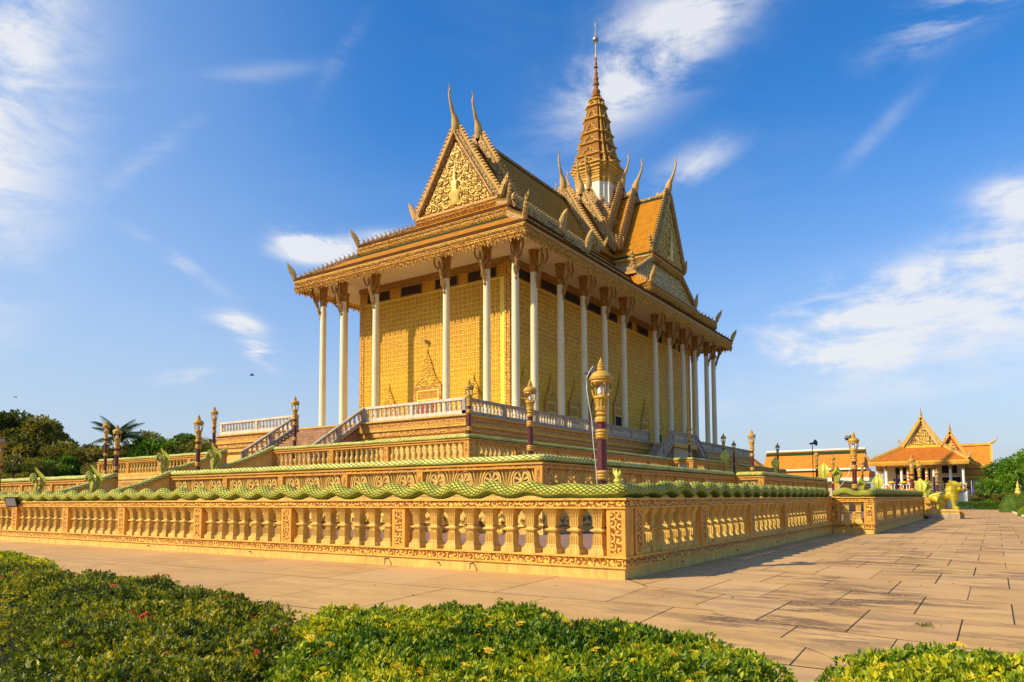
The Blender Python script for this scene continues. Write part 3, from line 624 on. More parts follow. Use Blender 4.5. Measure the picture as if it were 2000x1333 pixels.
# ------------------------------------------------------------------ wheel-panel balustrade (middle terrace)
def wheel_mesh():
    m = MB(); d0, d1 = 0.10, 0.22; cz = 0.42
    def ring(r0, r1, a0, a1, n, y0, y1, cx=0.0):
        pts = [];
        for k in range(n):
            t0 = a0 + (a1 - a0) * k / n; t1 = a0 + (a1 - a0) * (k + 1) / n
            P = lambda r, t, y: (cx + r * math.cos(t), y, cz + r * math.sin(t))
            m.add([P(r0, t0, y0), P(r1, t0, y0), P(r1, t1, y0), P(r0, t1, y0), P(r0, t0, y1), P(r1, t0, y1), P(r1, t1, y1), P(r0, t1, y1)],
                  [(0, 1, 2, 3), (4, 7, 6, 5), (0, 4, 5, 1), (1, 5, 6, 2), (2, 6, 7, 3), (3, 7, 4, 0)])
    ring(0.33, 0.39, 0, 2 * math.pi, 24, d0, d1)
    ring(0.43, 0.49, R(-20), R(200), 20, d0 - .02, d1 + .02)
    m.lathe([(0.085, 0), (0.085, 0.16), (0.05, 0.18)], 12)
    k = len(m.v) - 36
    for i in range(k, len(m.v)): x, y, z = m.v[i]; m.v[i] = (x, 0.24 - z, cz + y)
    for j in range(8):
        a = j * math.pi / 4 + R(22); c, s = math.cos(a), math.sin(a)
        m.loft([[(c * r - s * w_, y, cz + s * r + c * w_) for w_, y in ((-hw, d0 + .02), (hw, d0 + .02), (hw, d1 - .02), (-hw, d1 - .02))] for r, hw in ((0.07, 0.018), (0.34, 0.05))])
    for sx in (-1, 1):                      # half fans between wheels
        for a in (90, 75, 60, 47):
            t = R(a); x0, z0 = sx * 0.70, 0.06; l = min(0.92, 0.82 / math.sin(t))
            c, s = -sx * math.cos(t), math.sin(t); l0 = 0.42
            r1 = 0.82 / s if s > .5 else .9
            # stop the rib at the arch
            q = (x0 + c * r1, z0 + s * r1)
            while math.hypot(q[0], q[1] - cz) < 0.49 and r1 > 0.3: r1 -= 0.02; q = (x0 + c * r1, z0 + s * r1)
            m.loft([[(x0 + c * r - s * w_, y, z0 + s * r + c * w_) for w_, y in ((-hw, d0), (hw, d0), (hw, d1), (-hw, d1))] for r, hw in ((0.12, 0.012), (r1, 0.03))])
    return m.mesh('wheel_panel', 'sand')
WHEEL = wheel_mesh()
BP = carved_post(0.90, 0.30, 0.34, 'amber', 'frieze_far')
def wheel_run(label, p0, rz, length, posts, nlabel, st=0, en=0):
    t = thing('wheel_balustrade', label, 'balustrade', (p0[0], p0[1], 0), rz)
    k = (st, en); bw = course(length, -.04, .30, Z0 - .01, .62, None, *k); course(length, .04, .32, .62, 1.45, bw, *k); course(length, -.03, .33, 1.45, 1.78, bw, *k)
    part('base_wall', bw.mesh('base_wall', 'sand'), t)
    part('base_frieze', course(length, -.055, .03, .66, .98, None, 0, en).mesh('base_frieze', 'gold'), t)
    part('lower_rail', course(length, -.05, .36, 1.78, 1.90, None, *k).mesh('lower_rail', 'ochre'), t)
    part('top_rail', course(length, -.06, .38, 2.875, 2.94, course(length, -.02, .33, 2.74, 2.80, None, *k), *k).mesh('top_rail', 'amber'), t)
    part('rail_frieze', course(length, 0, .32, 2.80, 2.875, None, *k).mesh('rail_frieze', 'frieze_far'), t)
    for x in posts:
        o = part('post', BP[0], t, (x, -0.01, 1.86)); part('carved_panel', BP[1], o)
    for xa, xb in zip(posts[:-1], posts[1:]):
        n = max(1, round((xb - xa - .3) / 1.37)); stp = (xb - xa - .3) / n
        for i in range(n): part('wheel_panel', WHEEL, t, (xa + .15 + stp * (i + .5), 0.0, 1.89), scl=(stp / 1.42, 1, 1))
    thing('naga_serpent', nlabel, 'serpent', (p0[0], p0[1], 0), rz, me=naga_body(0.02, length, 2.94, 0.16, 0.0, r=0.15, flatten=1.25))
    return t
XB, YB = -6.85, 8.0
wheel_run('sunlit wheel-panel balustrade of the middle terrace, right of the front steps', (-30.0, YB), 0, 23.15, [0.15, 4.9, 9.1, 13.3, 17.5, 23.0], 'straight yellow-green serpent on the sunlit wheel-panel balustrade', en=1)
wheel_run('wheel-panel balustrade of the middle terrace at far left beyond the steps', (-56, YB), 0, 20.2, [0.2, 4.4, 8.6, 12.8, 16.2, 20.05], 'straight serpent on the far left wheel-panel balustrade')
wheel_run('shaded wheel-panel balustrade running back on the right side', (XB, YB), R(90), 22.5, [0.15, 4.5, 8.7, 12.9, 17.1, 22.3], 'shaded green serpent on the wheel-panel balustrade at right', st=1, en=2)
wheel_run('short jog of the wheel-panel balustrade', (XB, YB + 22.5), 0, 1.7, [0.15, 1.55], 'short serpent on the jog of the wheel-panel balustrade', st=2, en=1)
wheel_run('far wheel-panel balustrade leading to the side steps', (XB + 1.7, YB + 22.5), R(90), 19.9, [0.15, 4, 8, 12, 16, 19.75], 'serpent on the far wheel-panel balustrade', st=1)
wheel_run('wheel-panel balustrade beyond the side steps', (XB + 1.7, 55.1), R(90), 20, [0.15, 4, 8, 12, 16, 19.75], 'serpent on the wheel-panel balustrade beyond the side steps')
# gilded lotus ornaments standing against the base wall
m = MB().lathe([(0.16, 0), (0.20, 0.05), (0.20, 0.12), (0.11, 0.17), (0.10, 0.24), (0.22, 0.30), (0.27, 0.36), (0.15, 0.38), (0.22, 0.46), (0.20, 0.56), (0.08, 0.70), (0.02, 0.82)], 12)
LOT = m.mesh('lotus_ornament', 'gold', True)
for i in range(16):
    thing('lotus_ornament', 'gilded lotus ornament at the foot of the middle terrace wall, seen between the outer balusters', 'ornament', (-8.3 - i * 1.4, YB - 0.36, Z0), 0, 'gilded lotus ornaments behind the balusters', me=LOT)

# ------------------------------------------------------------------ urn-baluster balustrade (upper terrace)
URN = MB().lathe([(0.12, 0), (0.12, 0.07), (0.07, 0.09), (0.085, 0.14), (0.125, 0.25), (0.115, 0.34), (0.06, 0.46), (0.055, 0.50), (0.09, 0.53), (0.06, 0.57), (0.07, 0.66), (0.11, 0.72), (0.12, 0.74), (0.12, 0.80)], 10).mesh('urn_baluster', 'sand', True)
AP = carved_post(0.80, 0.32, 0.32, 'amber', 'frieze_far')
def urn_run(label, p0, rz, length, posts, nlabel, st=0, en=0):
    t = thing('urn_balustrade', label, 'balustrade', (p0[0], p0[1], 0), rz)
    k = (st, en); bw = course(length, -.04, .30, Z1 - .01, 2.25, None, *k); course(length, .05, .30, 2.25, 3.25, bw, *k); course(length, -.04, .32, 3.25, 3.52, bw, *k)
    part('base_wall', bw.mesh('base_wall', 'sand'), t)
    part('base_frieze', course(length, -.02, .04, 2.35, 3.1, None, 0, en).mesh('base_frieze', 'frieze_far'), t)
    part('lower_rail', course(length, -.06, .36, 3.52, 3.70, None, *k).mesh('lower_rail', 'ochre'), t)
    part('top_rail', course(length, -.06, .38, 4.62, 4.68, course(length, -.02, .33, 4.50, 4.56, None, *k), *k).mesh('top_rail', 'amber'), t)
    part('rail_frieze', course(length, 0, .32, 4.56, 4.62, None, *k).mesh('rail_frieze', 'frieze_far'), t)
    for x in posts:
        o = part('post', AP[0], t, (x, -0.01, 3.70)); part('carved_panel', AP[1], o)
    for xa, xb in zip(posts[:-1], posts[1:]):
        n = max(1, round((xb - xa - .32) / 0.40)); stp = (xb - xa - .32) / n
        for i in range(n): part('baluster', URN, t, (xa + .16 + stp * (i + .5), 0.16, 3.70))
    thing('naga_serpent', nlabel, 'serpent', (p0[0], p0[1], 0), rz, me=naga_body(0.0, length, 4.68, 0.16, 0.0, r=0.12, flatten=1.3))
XA, YA = -15.28, 14.85
urn_run('sunlit urn-baluster balustrade of the upper terrace, right of the front stairs', (-30.55, YA), 0, 15.27, [0.16, 5.35, 9.65, 15.1], 'serpent on the sunlit urn-baluster balustrade', en=1)
urn_run('urn-baluster balustrade of the upper terrace at left, before the trees', (-51.5, YA), 0, 16.1, [0.16, 4.4, 8.6, 12.3, 15.9], 'yellow-green serpent on the left urn-baluster balustrade')
urn_run('shaded urn-baluster balustrade running back on the right side', (XA, YA), R(90), 27.1, [0.16, 4.5, 9, 13.5, 18, 22.5, 26.9], 'shaded serpent on the urn-baluster balustrade', st=1, en=2)
urn_run('short jog of the urn-baluster balustrade under a lamp', (XA, YA + 27.1), 0, 1.7, [0.16, 1.54], 'short serpent on the jog of the urn-baluster balustrade', st=2, en=1)
urn_run('far urn-baluster balustrade before the side stairs', (XA + 1.7, YA + 27.1), R(90), 8.5, [0.16, 4.2, 8.3], 'serpent on the far urn-baluster balustrade', st=1)
urn_run('urn-baluster balustrade beyond the side stairs', (XA + 1.7, 55.1), R(90), 18, [0.16, 4.2, 8.3, 12.5, 17.8], 'serpent on the urn-baluster balustrade beyond the side stairs')

# ------------------------------------------------------------------ serpent hoods and sloping rails of the steps
def hood_mesh():
    m = MB(); secs = []
    for z, hw, yb in ((0.0, 0.13, 0.0), (0.25, 0.17, 0.04), (0.5, 0.26, 0.10), (0.72, 0.38, 0.12), (0.92, 0.42, 0.10), (1.1, 0.35, 0.04), (1.25, 0.24, -0.03), (1.4, 0.12, -0.10), (1.54, 0.015, -0.17)):
        n = 24; secs.append([(hw * math.cos(2 * math.pi * j / n), yb + (0.12 if z < .3 else 0.05) * math.sin(2 * math.pi * j / n) + (0.13 * abs(math.cos(2 * math.pi * j / n)) ** 1.5 + (0.10 * math.exp(-(math.cos(2 * math.pi * j / n) / .22) ** 2) if math.sin(2 * math.pi * j / n) > 0 else 0)) * (1 if z > .4 else 0) * min(1, hw / .3), z) for j in range(n)])
    return m.loft(secs).mesh('hood', 'hood', True)
def heads_mesh():
    m = MB()
    for k in range(7):
        a = (k - 3) / 3; x = 0.33 * a; z = 1.16 - 0.30 * abs(a); y = -0.20 + 0.02 * abs(a)
        m.tube([(0.06 * a, -0.10, 0.05), (0.14 * a, -0.13, 0.4), (0.26 * a, -0.10, 0.75), (x, -0.13, z - .1), (x, y - 0.02, z)], [0.035, 0.045, 0.05, 0.055, 0.05], 8)
        m.tube([(x, y + 0.05, z + .02), (x, y - 0.07, z + .03), (x, y - 0.17, z - 0.03), (x, y - 0.2, z - .05)], [0.05, 0.075, 0.05, 0.02], 8)
        m.tube([(x, y, z + .05), (x * 1.05, y + .02, z + .15), (x * 1.1, y - .01, z + .22)], [0.04, 0.025, 0.006], 5)
    return m.mesh('heads', 'naga', True)
HOOD, HEADS = hood_mesh(), heads_mesh()
def hood(x, y, z, rz, lb, s=1.0):
    t = thing('naga_hood', lb, 'serpent head', (x, y, z), rz, 'hooded serpent heads at the ends of the rails', scl=s)
    part('hood', HOOD, t); part('heads', HEADS, t)
    part('pedestal', MB().lathe([(0.26, -0.5), (0.26, -0.1), (0.2, -0.08), (0.22, 0.02)], 4, rot=R(45)).mesh('pedestal', 'ochre'), t)
def sloped(lb, nlb, x, y1, z1, y0, z0, zb, rz=0.0, xy=None, fill='sand'):
    """stair cheek wall with a serpent lying on it, from (y1,z1) at the top to (y0,z0)"""
    t = thing('stair_cheek', lb, 'balustrade', (x, 0, 0) if xy is None else xy, rz)
    part('cheek_wall', MB().extr([(y0, zb), (y1, zb), (y1, z1 - 0.05), (y0 + .4, z0 - 0.05), (y0, z0 - .05)], -0.15, 0.15, 'x').mesh('cheek_wall', fill), t)
    part('cheek_rail', MB().beam((0, y0 + .4, z0), (0, y1, z1), 0.40, 0.10).mesh('cheek_rail', 'amber'), t)
    n = 9; pth = [(0, y1 + .2, z1 + .2)] + [(0, y1 + (y0 + .4 - y1) * i / n, z1 + .2 + (z0 - z1) * i / n - 0.10 * math.sin(math.pi * i / n)) for i in range(n + 1)] + [(0, y0 + 0.15, z0 + 0.16)]
    o = thing('naga_serpent', nlb, 'serpent', (x, 0, 0) if xy is None else xy, rz, me=MB().tube(pth, 0.15, 12, flat=1.2, uvs=True).mesh('naga_body', 'scales_far', True))
sloped('right cheek wall of the lower front steps', 'dark green serpent sloping down to the second hood from the left', -30.0, YB + .1, 2.94, 4.2, 1.75, Z0)
sloped('left cheek wall of the lower front steps', 'dark green serpent sloping down to the leftmost hood', -35.9, YB + .1, 2.94, 4.2, 1.75, Z0)
sloped('right cheek wall of the upper front steps', 'green serpent sloping down before the white stair rail', -30.5, YA + .1, 4.68, 10.9, 3.3, Z1)
sloped('left cheek wall of the upper front steps', 'green serpent sloping down left of the upper front steps', -35.5, YA + .1, 4.68, 10.9, 3.3, Z1)
hood(-30.0, 4.25, 1.86, -0.2, 'hood of many serpent heads, second from the left, just before a lamp post')
hood(-35.9, 4.25, 1.90, -0.2, 'leftmost hood of serpent heads, pale green against the trees')
hood(-30.5, 11.0, 3.30, -0.2, 'serpent hood before the far white balustrade, fourth from the left')
hood(-35.5, 10.9, 3.30, -0.2, 'serpent hood against the left urn balustrade, third from the left')
hood(1.50, 50.5, 1.62, R(188), 'pale cobra-like hood at the end of the far outer balustrade beside the lion', 0.98)
hood(1.6, 55.0, 1.62, R(20), 'dark serpent hood beyond the entrance gap, half behind the pale one', 1.0)
hood(-5.4, 50.2, 2.95, R(190), 'pale hood before the long orange roof, left of the dark one', 1.05)
hood(-5.2, 55.0, 2.85, R(5), 'dark many-headed hood on a small post before the long orange roof', 1.0)
hood(-1.5, 50.5, 1.95, R(195), 'pale hood left of the pavilion, at the foot of the side steps', 1.0)
hood(-3.3, 55.0, 1.95, R(0), 'dark many-headed hood just right of the floodlit lamp post', 0.95)
hood(-9.5, 51.2, 3.9, R(190), 'green hood at the foot of the upper side steps', 0.85)
hood(-13.6, 50.3, 4.45, R(190), 'dark green hood ending the far urn-baluster balustrade', 1.0)
# the steps themselves
def stairs(label, x0, x1, y_top, z_top, z_bot, n, mat, run, axis='y', name='stairs'):
    t = thing(name, label, 'stairs')
    for i in range(n):
        z1 = z_top - (z_top - z_bot) * i / n; z0 = z_bot - .02; ya = y_top - run * (i + 1) / n; yb = y_top - run * i / n
        part('step', MB().box(x0, ya - 0.03, z1 - (z_top - z_bot) / n, x1, yb, z1).mesh('step', mat), t)
    part('stair_body', MB().extr([(y_top - run, z_bot), (y_top, z_bot), (y_top, z_top - (z_top - z_bot) / n - .01)], x0 + .02, x1 - .02, 'x').mesh('stair_body', mat), t)
stairs('lower front steps between the two leftmost hoods', -35.7, -30.2, YB + .1, Z1, Z0, 8, 'brickstep', 3.6)
stairs('upper front steps between the third and fourth hoods', -35.3, -30.7, YA + .1, Z2, Z1, 10, 'brickstep', 3.8)

# ------------------------------------------------------------------ temple terrace
CX, YC = -33.05, 64.4
XT, YT = -20.56, 21.4                     # near right corner of the terrace
YB_T = 84.1
tw = thing('temple_terrace', 'high carved ochre terrace directly under the temple columns', 'terrace')
def ring_wall(o, z0, z1):
    """terrace course proud of the terrace line by o"""
    x0, x1 = 2 * CX - XT - o, XT + o
    return (x0, YT - o, z0, x1, YB_T + o, z1)
for nm, mt, cs in (('core_wall', 'sand', [ring_wall(0.0, Z2 - .02, 5.82), ring_wall(-0.12, 5.82, 6.12)]), ('ledge', 'ochre', [ring_wall(0.14, 5.38, 5.46), ring_wall(0.22, 5.46, 5.56), ring_wall(0.20, 6.16, 6.30), ring_wall(0.3, 6.78, 6.86)]),
                   ('carved_band', 'frieze_far', [ring_wall(0.10, 5.80, 6.16)]), ('upper_frieze', 'frieze_far', [ring_wall(0.16, 6.34, 6.74)]),
                   ('base_course', 'sand', [ring_wall(0.5, Z2 - .01, 4.4), ring_wall(0.36, 4.4, 4.7), ring_wall(0.24, 4.7, 5.0)]), ('fillet', 'ochre', [ring_wall(0.22, 6.30, 6.34), ring_wall(0.22, 6.74, 6.78)]),
                   ('floor', 'greystone', [ring_wall(0.18, 6.86, 6.90)])):
    part(nm, boxes(mt, nm, *cs), tw)
SB = MB().lathe([(0.085, 0), (0.085, 0.06), (0.05, 0.08), (0.05, 0.12), (0.085, 0.22), (0.08, 0.30), (0.045, 0.42), (0.05, 0.46), (0.075, 0.48), (0.045, 0.52), (0.06, 0.60), (0.08, 0.66), (0.08, 0.72)], 8).mesh('stair_baluster', 'marble', True)
def marble_rail(label, p0, rz, length, posts, slope=0.0, mat='marble', n_step=0.39, group='white balustrades of the terrace'):
    """straight or sloping marble balustrade; slope = rise per metre"""
    t = thing('marble_balustrade', label, 'balustrade', (p0[0], p0[1], p0[2]), rz, group)
    def slab(z0, z1, y0, y1): return MB().loft([[(x, y0, z0 + slope * x), (x, y1, z0 + slope * x), (x, y1, z1 + slope * x), (x, y0, z1 + slope * x)] for x in (0, length)])
    part('bottom_rail', slab(0.0, 0.26, 0, 0.26).mesh('bottom_rail', mat), t); part('top_rail', slab(0.90, 1.06, -0.02, 0.28).mesh('top_rail', mat), t)
    pm = MB().box(-.12, 0.01, 0.15, .12, .25, 0.92).mesh('post', mat)
    for x in posts: part('post', pm, t, (x, 0, slope * x))
    for xa, xb in zip(posts[:-1], posts[1:]):
        n = max(1, round((xb - xa - .24) / n_step))
        for i in range(n):
            x = xa + .12 + (xb - xa - .24) * (i + .5) / n
            part('baluster', SB, t, (x, 0.13, 0.24 + slope * x), scl=(1.25, 1.25, .93))
    return t
zt = 6.88
marble_rail('sunlit white balustrade along the temple terrace between the front stairs and the corner lamp', (-29.45, YT, zt), 0, 8.89, [0.12, 4.45, 8.77])
marble_rail('stained white balustrade on the far left part of the terrace, beyond the stairs', (-45.54, YT, zt), 0, 9.3, [0.12, 4.6, 9.18])
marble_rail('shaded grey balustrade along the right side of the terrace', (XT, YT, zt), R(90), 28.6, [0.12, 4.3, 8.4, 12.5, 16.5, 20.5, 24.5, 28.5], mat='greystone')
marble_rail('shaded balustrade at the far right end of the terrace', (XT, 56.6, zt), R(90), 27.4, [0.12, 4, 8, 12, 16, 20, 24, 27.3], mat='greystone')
for x, lb in ((-29.45, 'sloping marble stair rail at the right side of the front stairs'), (-36.3, 'sloping marble stair rail left of the front stairs, ending in a tall post')):
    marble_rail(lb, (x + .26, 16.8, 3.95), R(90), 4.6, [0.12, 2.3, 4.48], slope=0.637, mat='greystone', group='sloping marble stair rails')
stairs('broad brick stairs climbing to the temple terrace between the sloping marble rails', -36.1, -29.6, YT + .3, 6.90, Z2, 18, 'brickstep', 5.2)
# side landing with two flights running along the wall
t = thing('side_landing', 'side landing of the terrace stairs with an arched underside', 'stairs')
part('landing', MB().box(XT - .1, 50.2, 6.45, XT + 2.3, 56.4, 6.88).mesh('landing', 'ochre'), t)
part('landing_wall', MB().box(XT - .1, 50.9, Z2, XT + 2.0, 55.7, 6.45).mesh('landing_wall', 'peach'), t)
for sgn, y0 in ((-1, 50.2), (1, 56.4)):
    for i in range(14):
        ya = y0 + sgn * 0.34 * i; part('step', MB().box(XT + .3, min(ya, ya + sgn * .34), 6.88 - .22 * (i + 1) - .2, XT + 2.2, max(ya, ya + sgn * .34), 6.88 - .22 * (i + 1)).mesh('step', 'greystone'), t)
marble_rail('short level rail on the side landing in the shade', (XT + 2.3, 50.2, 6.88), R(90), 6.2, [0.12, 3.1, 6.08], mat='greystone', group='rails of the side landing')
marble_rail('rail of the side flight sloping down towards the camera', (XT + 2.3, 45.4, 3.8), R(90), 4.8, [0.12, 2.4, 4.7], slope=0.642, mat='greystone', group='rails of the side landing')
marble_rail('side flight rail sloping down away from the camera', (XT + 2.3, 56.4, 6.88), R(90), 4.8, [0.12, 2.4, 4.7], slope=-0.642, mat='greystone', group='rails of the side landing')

# ------------------------------------------------------------------ temple
T = thing('temple', 'large golden temple with tall cream columns, steep tiled roofs, horned gables and a tapering spire', 'temple')
WX0, WX1, WY0, WY1 = -41.3, -24.85, 32.7, 72.9; ZS = 20.85; ZF = 7.2
part('plinth', boxes('cream', 'temple_plinth', (WX0 - 2.9, WY0 - 3.1, 6.90, WX1 + 2.9, WY1 + 3.1, 7.06), (WX0 - 2.5, WY0 - 2.7, 7.06, WX1 + 2.5, WY1 + 2.7, ZF)), T)
wall = part('wall', boxes('wallgrout', 'temple_wall', (WX0, WY0, ZF, WX1, WY1, ZS - .01)), T)
# gilt tiles: 300 picked apart, the rest joined
TWd, THt = 0.47, 0.40
def tile_at(m, face, u, z, wd=TWd, ht=THt, g=0.022):
    q = 0.045; o1 = 0.03; a0, a1, b0, b1 = u + g, u + wd - g, z + g, z + ht - g
    pts = [(a0, 0.003, b0), (a1, 0.003, b0), (a1, 0.003, b1), (a0, 0.003, b1), (a0 + q * .4, o1, b0 + q * .4), (a1 - q * .4, o1, b0 + q * .4), (a1 - q * .4, o1, b1 - q * .4), (a0 + q * .4, o1, b1 - q * .4),
           (a0 + q * 1.4, o1 - .012, b0 + q * 1.4), (a1 - q * 1.4, o1 - .012, b0 + q * 1.4), (a1 - q * 1.4, o1 - .012, b1 - q * 1.4), (a0 + q * 1.4, o1 - .012, b1 - q * 1.4)]
    if face == 'f': vs = [(x, WY0 - d, zz) for x, d, zz in pts]
    else: vs = [(WX1 + d, x, zz) for x, d, zz in pts]
    m.add(vs, [(0, 1, 5, 4), (1, 2, 6, 5), (2, 3, 7, 6), (3, 0, 4, 7), (4, 5, 9, 8), (5, 6, 10, 9), (6, 7, 11, 10), (7, 4, 8, 11), (8, 9, 10, 11)])
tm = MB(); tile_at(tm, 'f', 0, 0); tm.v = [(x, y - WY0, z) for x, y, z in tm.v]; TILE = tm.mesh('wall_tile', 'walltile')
rest = MB(); near_t = []
doorsF = [(-33.2, 1.25, 10.95), (-37.6, .85, 9.3), (-28.3, .85, 9.3)]
doorsR = [(34.5, .7, 9.8), (38.8, .75, 9.9), (42.9, .75, 9.9), (46.9, .7, 9.8), (52.4, 1.25, 10.8), (58.6, .75, 9.9), (62.7, .7, 9.8), (66.7, .7, 9.8), (70.6, .7, 9.8)]
nz = int((19.3 - ZF) / THt)
for k in range(nz):
    z = ZF + k * THt; off = (k % 2) * 0.0
    u = WX0 + 0.5
    while u + TWd < WX1 - 0.5:
        if not any(abs(u + TWd / 2 - dx) < dw + .25 and z < dz + .3 for dx, dw, dz in doorsF): near_t.append((u, z))
        u += TWd
    u = WY0 + 0.5
    while u + TWd < WY1 - 0.4:
        if not any(abs(u + TWd / 2 - dx) < dw + .25 and z < dz + .3 for dx, dw, dz in doorsR): tile_at(rest, 'r', u, z)
        u += TWd
near_t.sort(key=lambda q: (-q[0] + abs(q[1] - 12) * 0.9))
for i, (u, z) in enumerate(near_t):
    if i < 290: part('wall_tile', TILE, wall, (u, WY0, z))
    else: tile_at(rest, 'f', u, z)
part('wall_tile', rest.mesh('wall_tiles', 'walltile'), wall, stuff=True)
# corner pilasters and upper band
m = MB()
for x0, x1 in ((WX0 - .05, WX0 + .22), (WX0 + .27, WX0 + .47), (WX1 - .47, WX1 - .27), (WX1 - .22, WX1 + .05)): m.box(x0, WY0 - .07, ZF, x1, WY0 + .3, ZS - .02)
for y0, y1 in ((WY0 + .235, WY0 + .45), (WY1 - .45, WY1 - .25), (WY1 - .2, WY1 + .05)): m.box(WX1 - .3, y0, ZF, WX1 + .065, y1, ZS - .02)
part('corner_pilaster', m.mesh('corner_pilaster', 'gold_fine'), wall)
part('cornice_band', boxes('capital', 'cornice_band', (WX0 - .12, WY0 - .12, 20.42, WX1 + .12, WY1 + .12, 20.84), (WX0 - .06, WY0 - .06, 20.28, WX1 + .06, WY1 + .06, 20.42)), wall)
part('vent_band', boxes('walltile', 'vent_band', (WX0 + .47, WY0 - .02, 19.3, WX1 - .47, WY0 + .3, 20.28), (WX1 - .3, WY0 + .45, 19.3, WX1 + .02, WY1 - .45, 20.28)), wall)
# louvred vents under the eaves
def vent(wd):
    f = MB(); h = 0.78; f.box(-wd / 2 - .1, -.05, -.1, wd / 2 + .1, 0, 0).box(-wd / 2 - .1, -.05, h, wd / 2 + .1, 0, h + .1).box(-wd / 2 - .1, -.05, 0, -wd / 2, 0, h).box(wd / 2, -.05, 0, wd / 2 + .1, 0, h)
    bk = MB().box(-wd / 2, -.012, 0, wd / 2, .0, h); bars = MB(); n = int(wd / .2)
    for i in range(n): x = -wd / 2 + wd * (i + .5) / n; bars.box(x - .045, -.045, 0, x + .045, -.014, h)
    return f.mesh('vent_frame', 'capital'), bk.mesh('vent_back', 'dark'), bars.mesh('vent_bars', 'louvre')
for axis, items in (('f', [(-39.0, 2.7), (-35.1, 2.35), (-31.2, 2.35), (-27.5, 2.8)]), ('r', [(34.6, 2.4), (38.7, 2.7), (42.8, 3.0), (47.0, 2.8), (51.1, 1.9), (54.9, 1.4), (58.4, 2.9), (62.7, 2.2), (66.7, 2.4), (70.3, 2.2)])):
    for c_, wd in items:
        loc, rz = ((c_, WY0 - .02, 19.4), 0) if axis == 'f' else ((WX1 + .02, c_, 19.4), R(90))
        f, bk, bars = vent(wd); o = part('vent', f, T, loc, (0, 0, rz)); part('back', bk, o); part('bars', bars, o)
# doors and windows with pointed carved pediments
def doorway(wd, ztop, real_door):
    h = ztop - ZF; m = MB(); m.box(-wd - .28, -.14, 0, -wd, 0, h + .28).box(wd, -.14, 0, wd + .28, 0, h + .28).box(-wd, -.14, h, wd, 0, h + .28)
    fr = m.mesh('door_surround', 'frieze_far')
    m = MB(); m.box(-wd, -.09, 0, -wd + .14, 0, h).box(wd - .14, -.09, 0, wd, 0, h).box(-wd + .14, -.09, h - .14, wd - .14, 0, h).box(-wd + .14, -.09, h - .95, wd - .14, 0, h - .84)
    cas = m.mesh('door_casing', 'wallgrout')
    lin = MB().box(-wd + .14, -.05, h - .84, wd - .14, 0, h - .14).mesh('lintel', 'frieze')
    leaf = MB().box(-wd + .14, -.03, 0, -.01, 0, h - .95).box(.01, -.03, 0, wd - .14, 0, h - .95).mesh('door_leaf', 'door' if real_door else 'dark')
    # pediment outline with a flaming edge
    pts = []; H = 2.7 if wd > 1.2 else 1.7; Wd = wd + .22
    for i in range(13):
        t = i / 12; x = -Wd * (1 - t) ** 0.8 * (1 - .25 * math.sin(math.pi * t)); pts.append((x, h + .28 + H * t ** 1.15)); 
        if i < 12: pts.append((x - .10 * (1 - t), h + .28 + H * (t + .045) ** 1.15))
    pts = pts + [(-x, z) for x, z in pts[::-1][1:]]
    ped = MB().extr(pts, -.12, 0, 'y').mesh('pediment', 'pedcarve')
    fin = MB().tube([(0, -.06, h + .2 + H), (0, -.06, h + .9 + H)], [.05, .01], 6).mesh('pediment_tip', 'capital')
    return fr, cas, lin, leaf, ped, fin
cacheD = {}
for axis, items in (('f', doorsF), ('r', doorsR)):
    for c_, wd, zz_ in items:
        key = (wd, zz_, axis)
        if key not in cacheD: cacheD[key] = doorway(wd, zz_, axis == 'f')
        fr, cas, lin, leaf, ped, fin = cacheD[key]
        loc, rz = ((c_, WY0 - .01, ZF), 0) if axis == 'f' else ((WX1 + .01, c_, ZF), R(90))
        o = part('doorway', fr, T, loc, (0, 0, rz)); part('casing', cas, o); part('lintel', lin, o); part('door_leaf', leaf, o); part('pediment', ped, o); part('pediment_tip', fin, o)
thing('loudspeaker', 'small grey loudspeaker on the gilt wall above the central front door', 'loudspeaker', (-33.3, WY0 - .25, 14.9), R(20), me=MB().lathe([(0.06, -.12), (0.08, 0), (0.2, .2), (0.22, .24)], 12).mesh('loudspeaker', 'greystone', True))

# columns
colx = [-43.45, -40.85, -36.9, -29.2, -25.25, -22.65]
coly = [30.2, 32.8, 36.85, 40.85, 44.85, 48.9, 56.6, 60.65, 64.65, 68.7, 72.75, 75.4]
SHAFT = MB().lathe([(0.42, 0), (0.42, 0.12), (0.36, 0.2), (0.34, 0.3), (0.305, 0.42), (0.30, 3.0), (0.285, 7.0), (0.262, 11.9)], 20).mesh('shaft', 'cream', True)
cs = []
for r, z in ((0.27, -1.75), (0.34, -1.68), (0.28, -1.58), (0.30, -1.40), (0.38, -1.28), (0.36, -1.18), (0.29, -1.08), (0.31, -1.0), (0.34, -0.9), (0.37, -0.15), (0.43, -0.10), (0.43, 0.0)):
    fl = 0.08 if -0.95 < z < -0.12 else 0.0
    cs.append([(r * (1 - (fl if j % 2 else 0)) * math.cos(math.pi * j / 12), r * (1 - (fl if j % 2 else 0)) * math.sin(math.pi * j / 12), z) for j in range(24)])
CAP = MB().loft(cs).mesh('capital', 'capital')
m = MB()                                   # winged bracket figure leaning out from the column to hold the eave
m.tube([(0.26, 0, -3.05), (0.30, 0, -2.85), (0.27, 0, -2.7), (0.36, 0, -2.4), (0.46, 0, -2.0), (0.60, 0, -1.6), (0.74, 0, -1.25), (0.80, 0, -1.0)], [0.02, 0.10, 0.05, 0.10, 0.13, 0.15, 0.17, 0.09], 8)
m.tube([(0.80, 0, -1.05), (0.86, 0, -0.85), (0.88, 0, -0.70), (0.90, 0, -0.48)], [0.06, 0.12, 0.10, 0.02], 8)
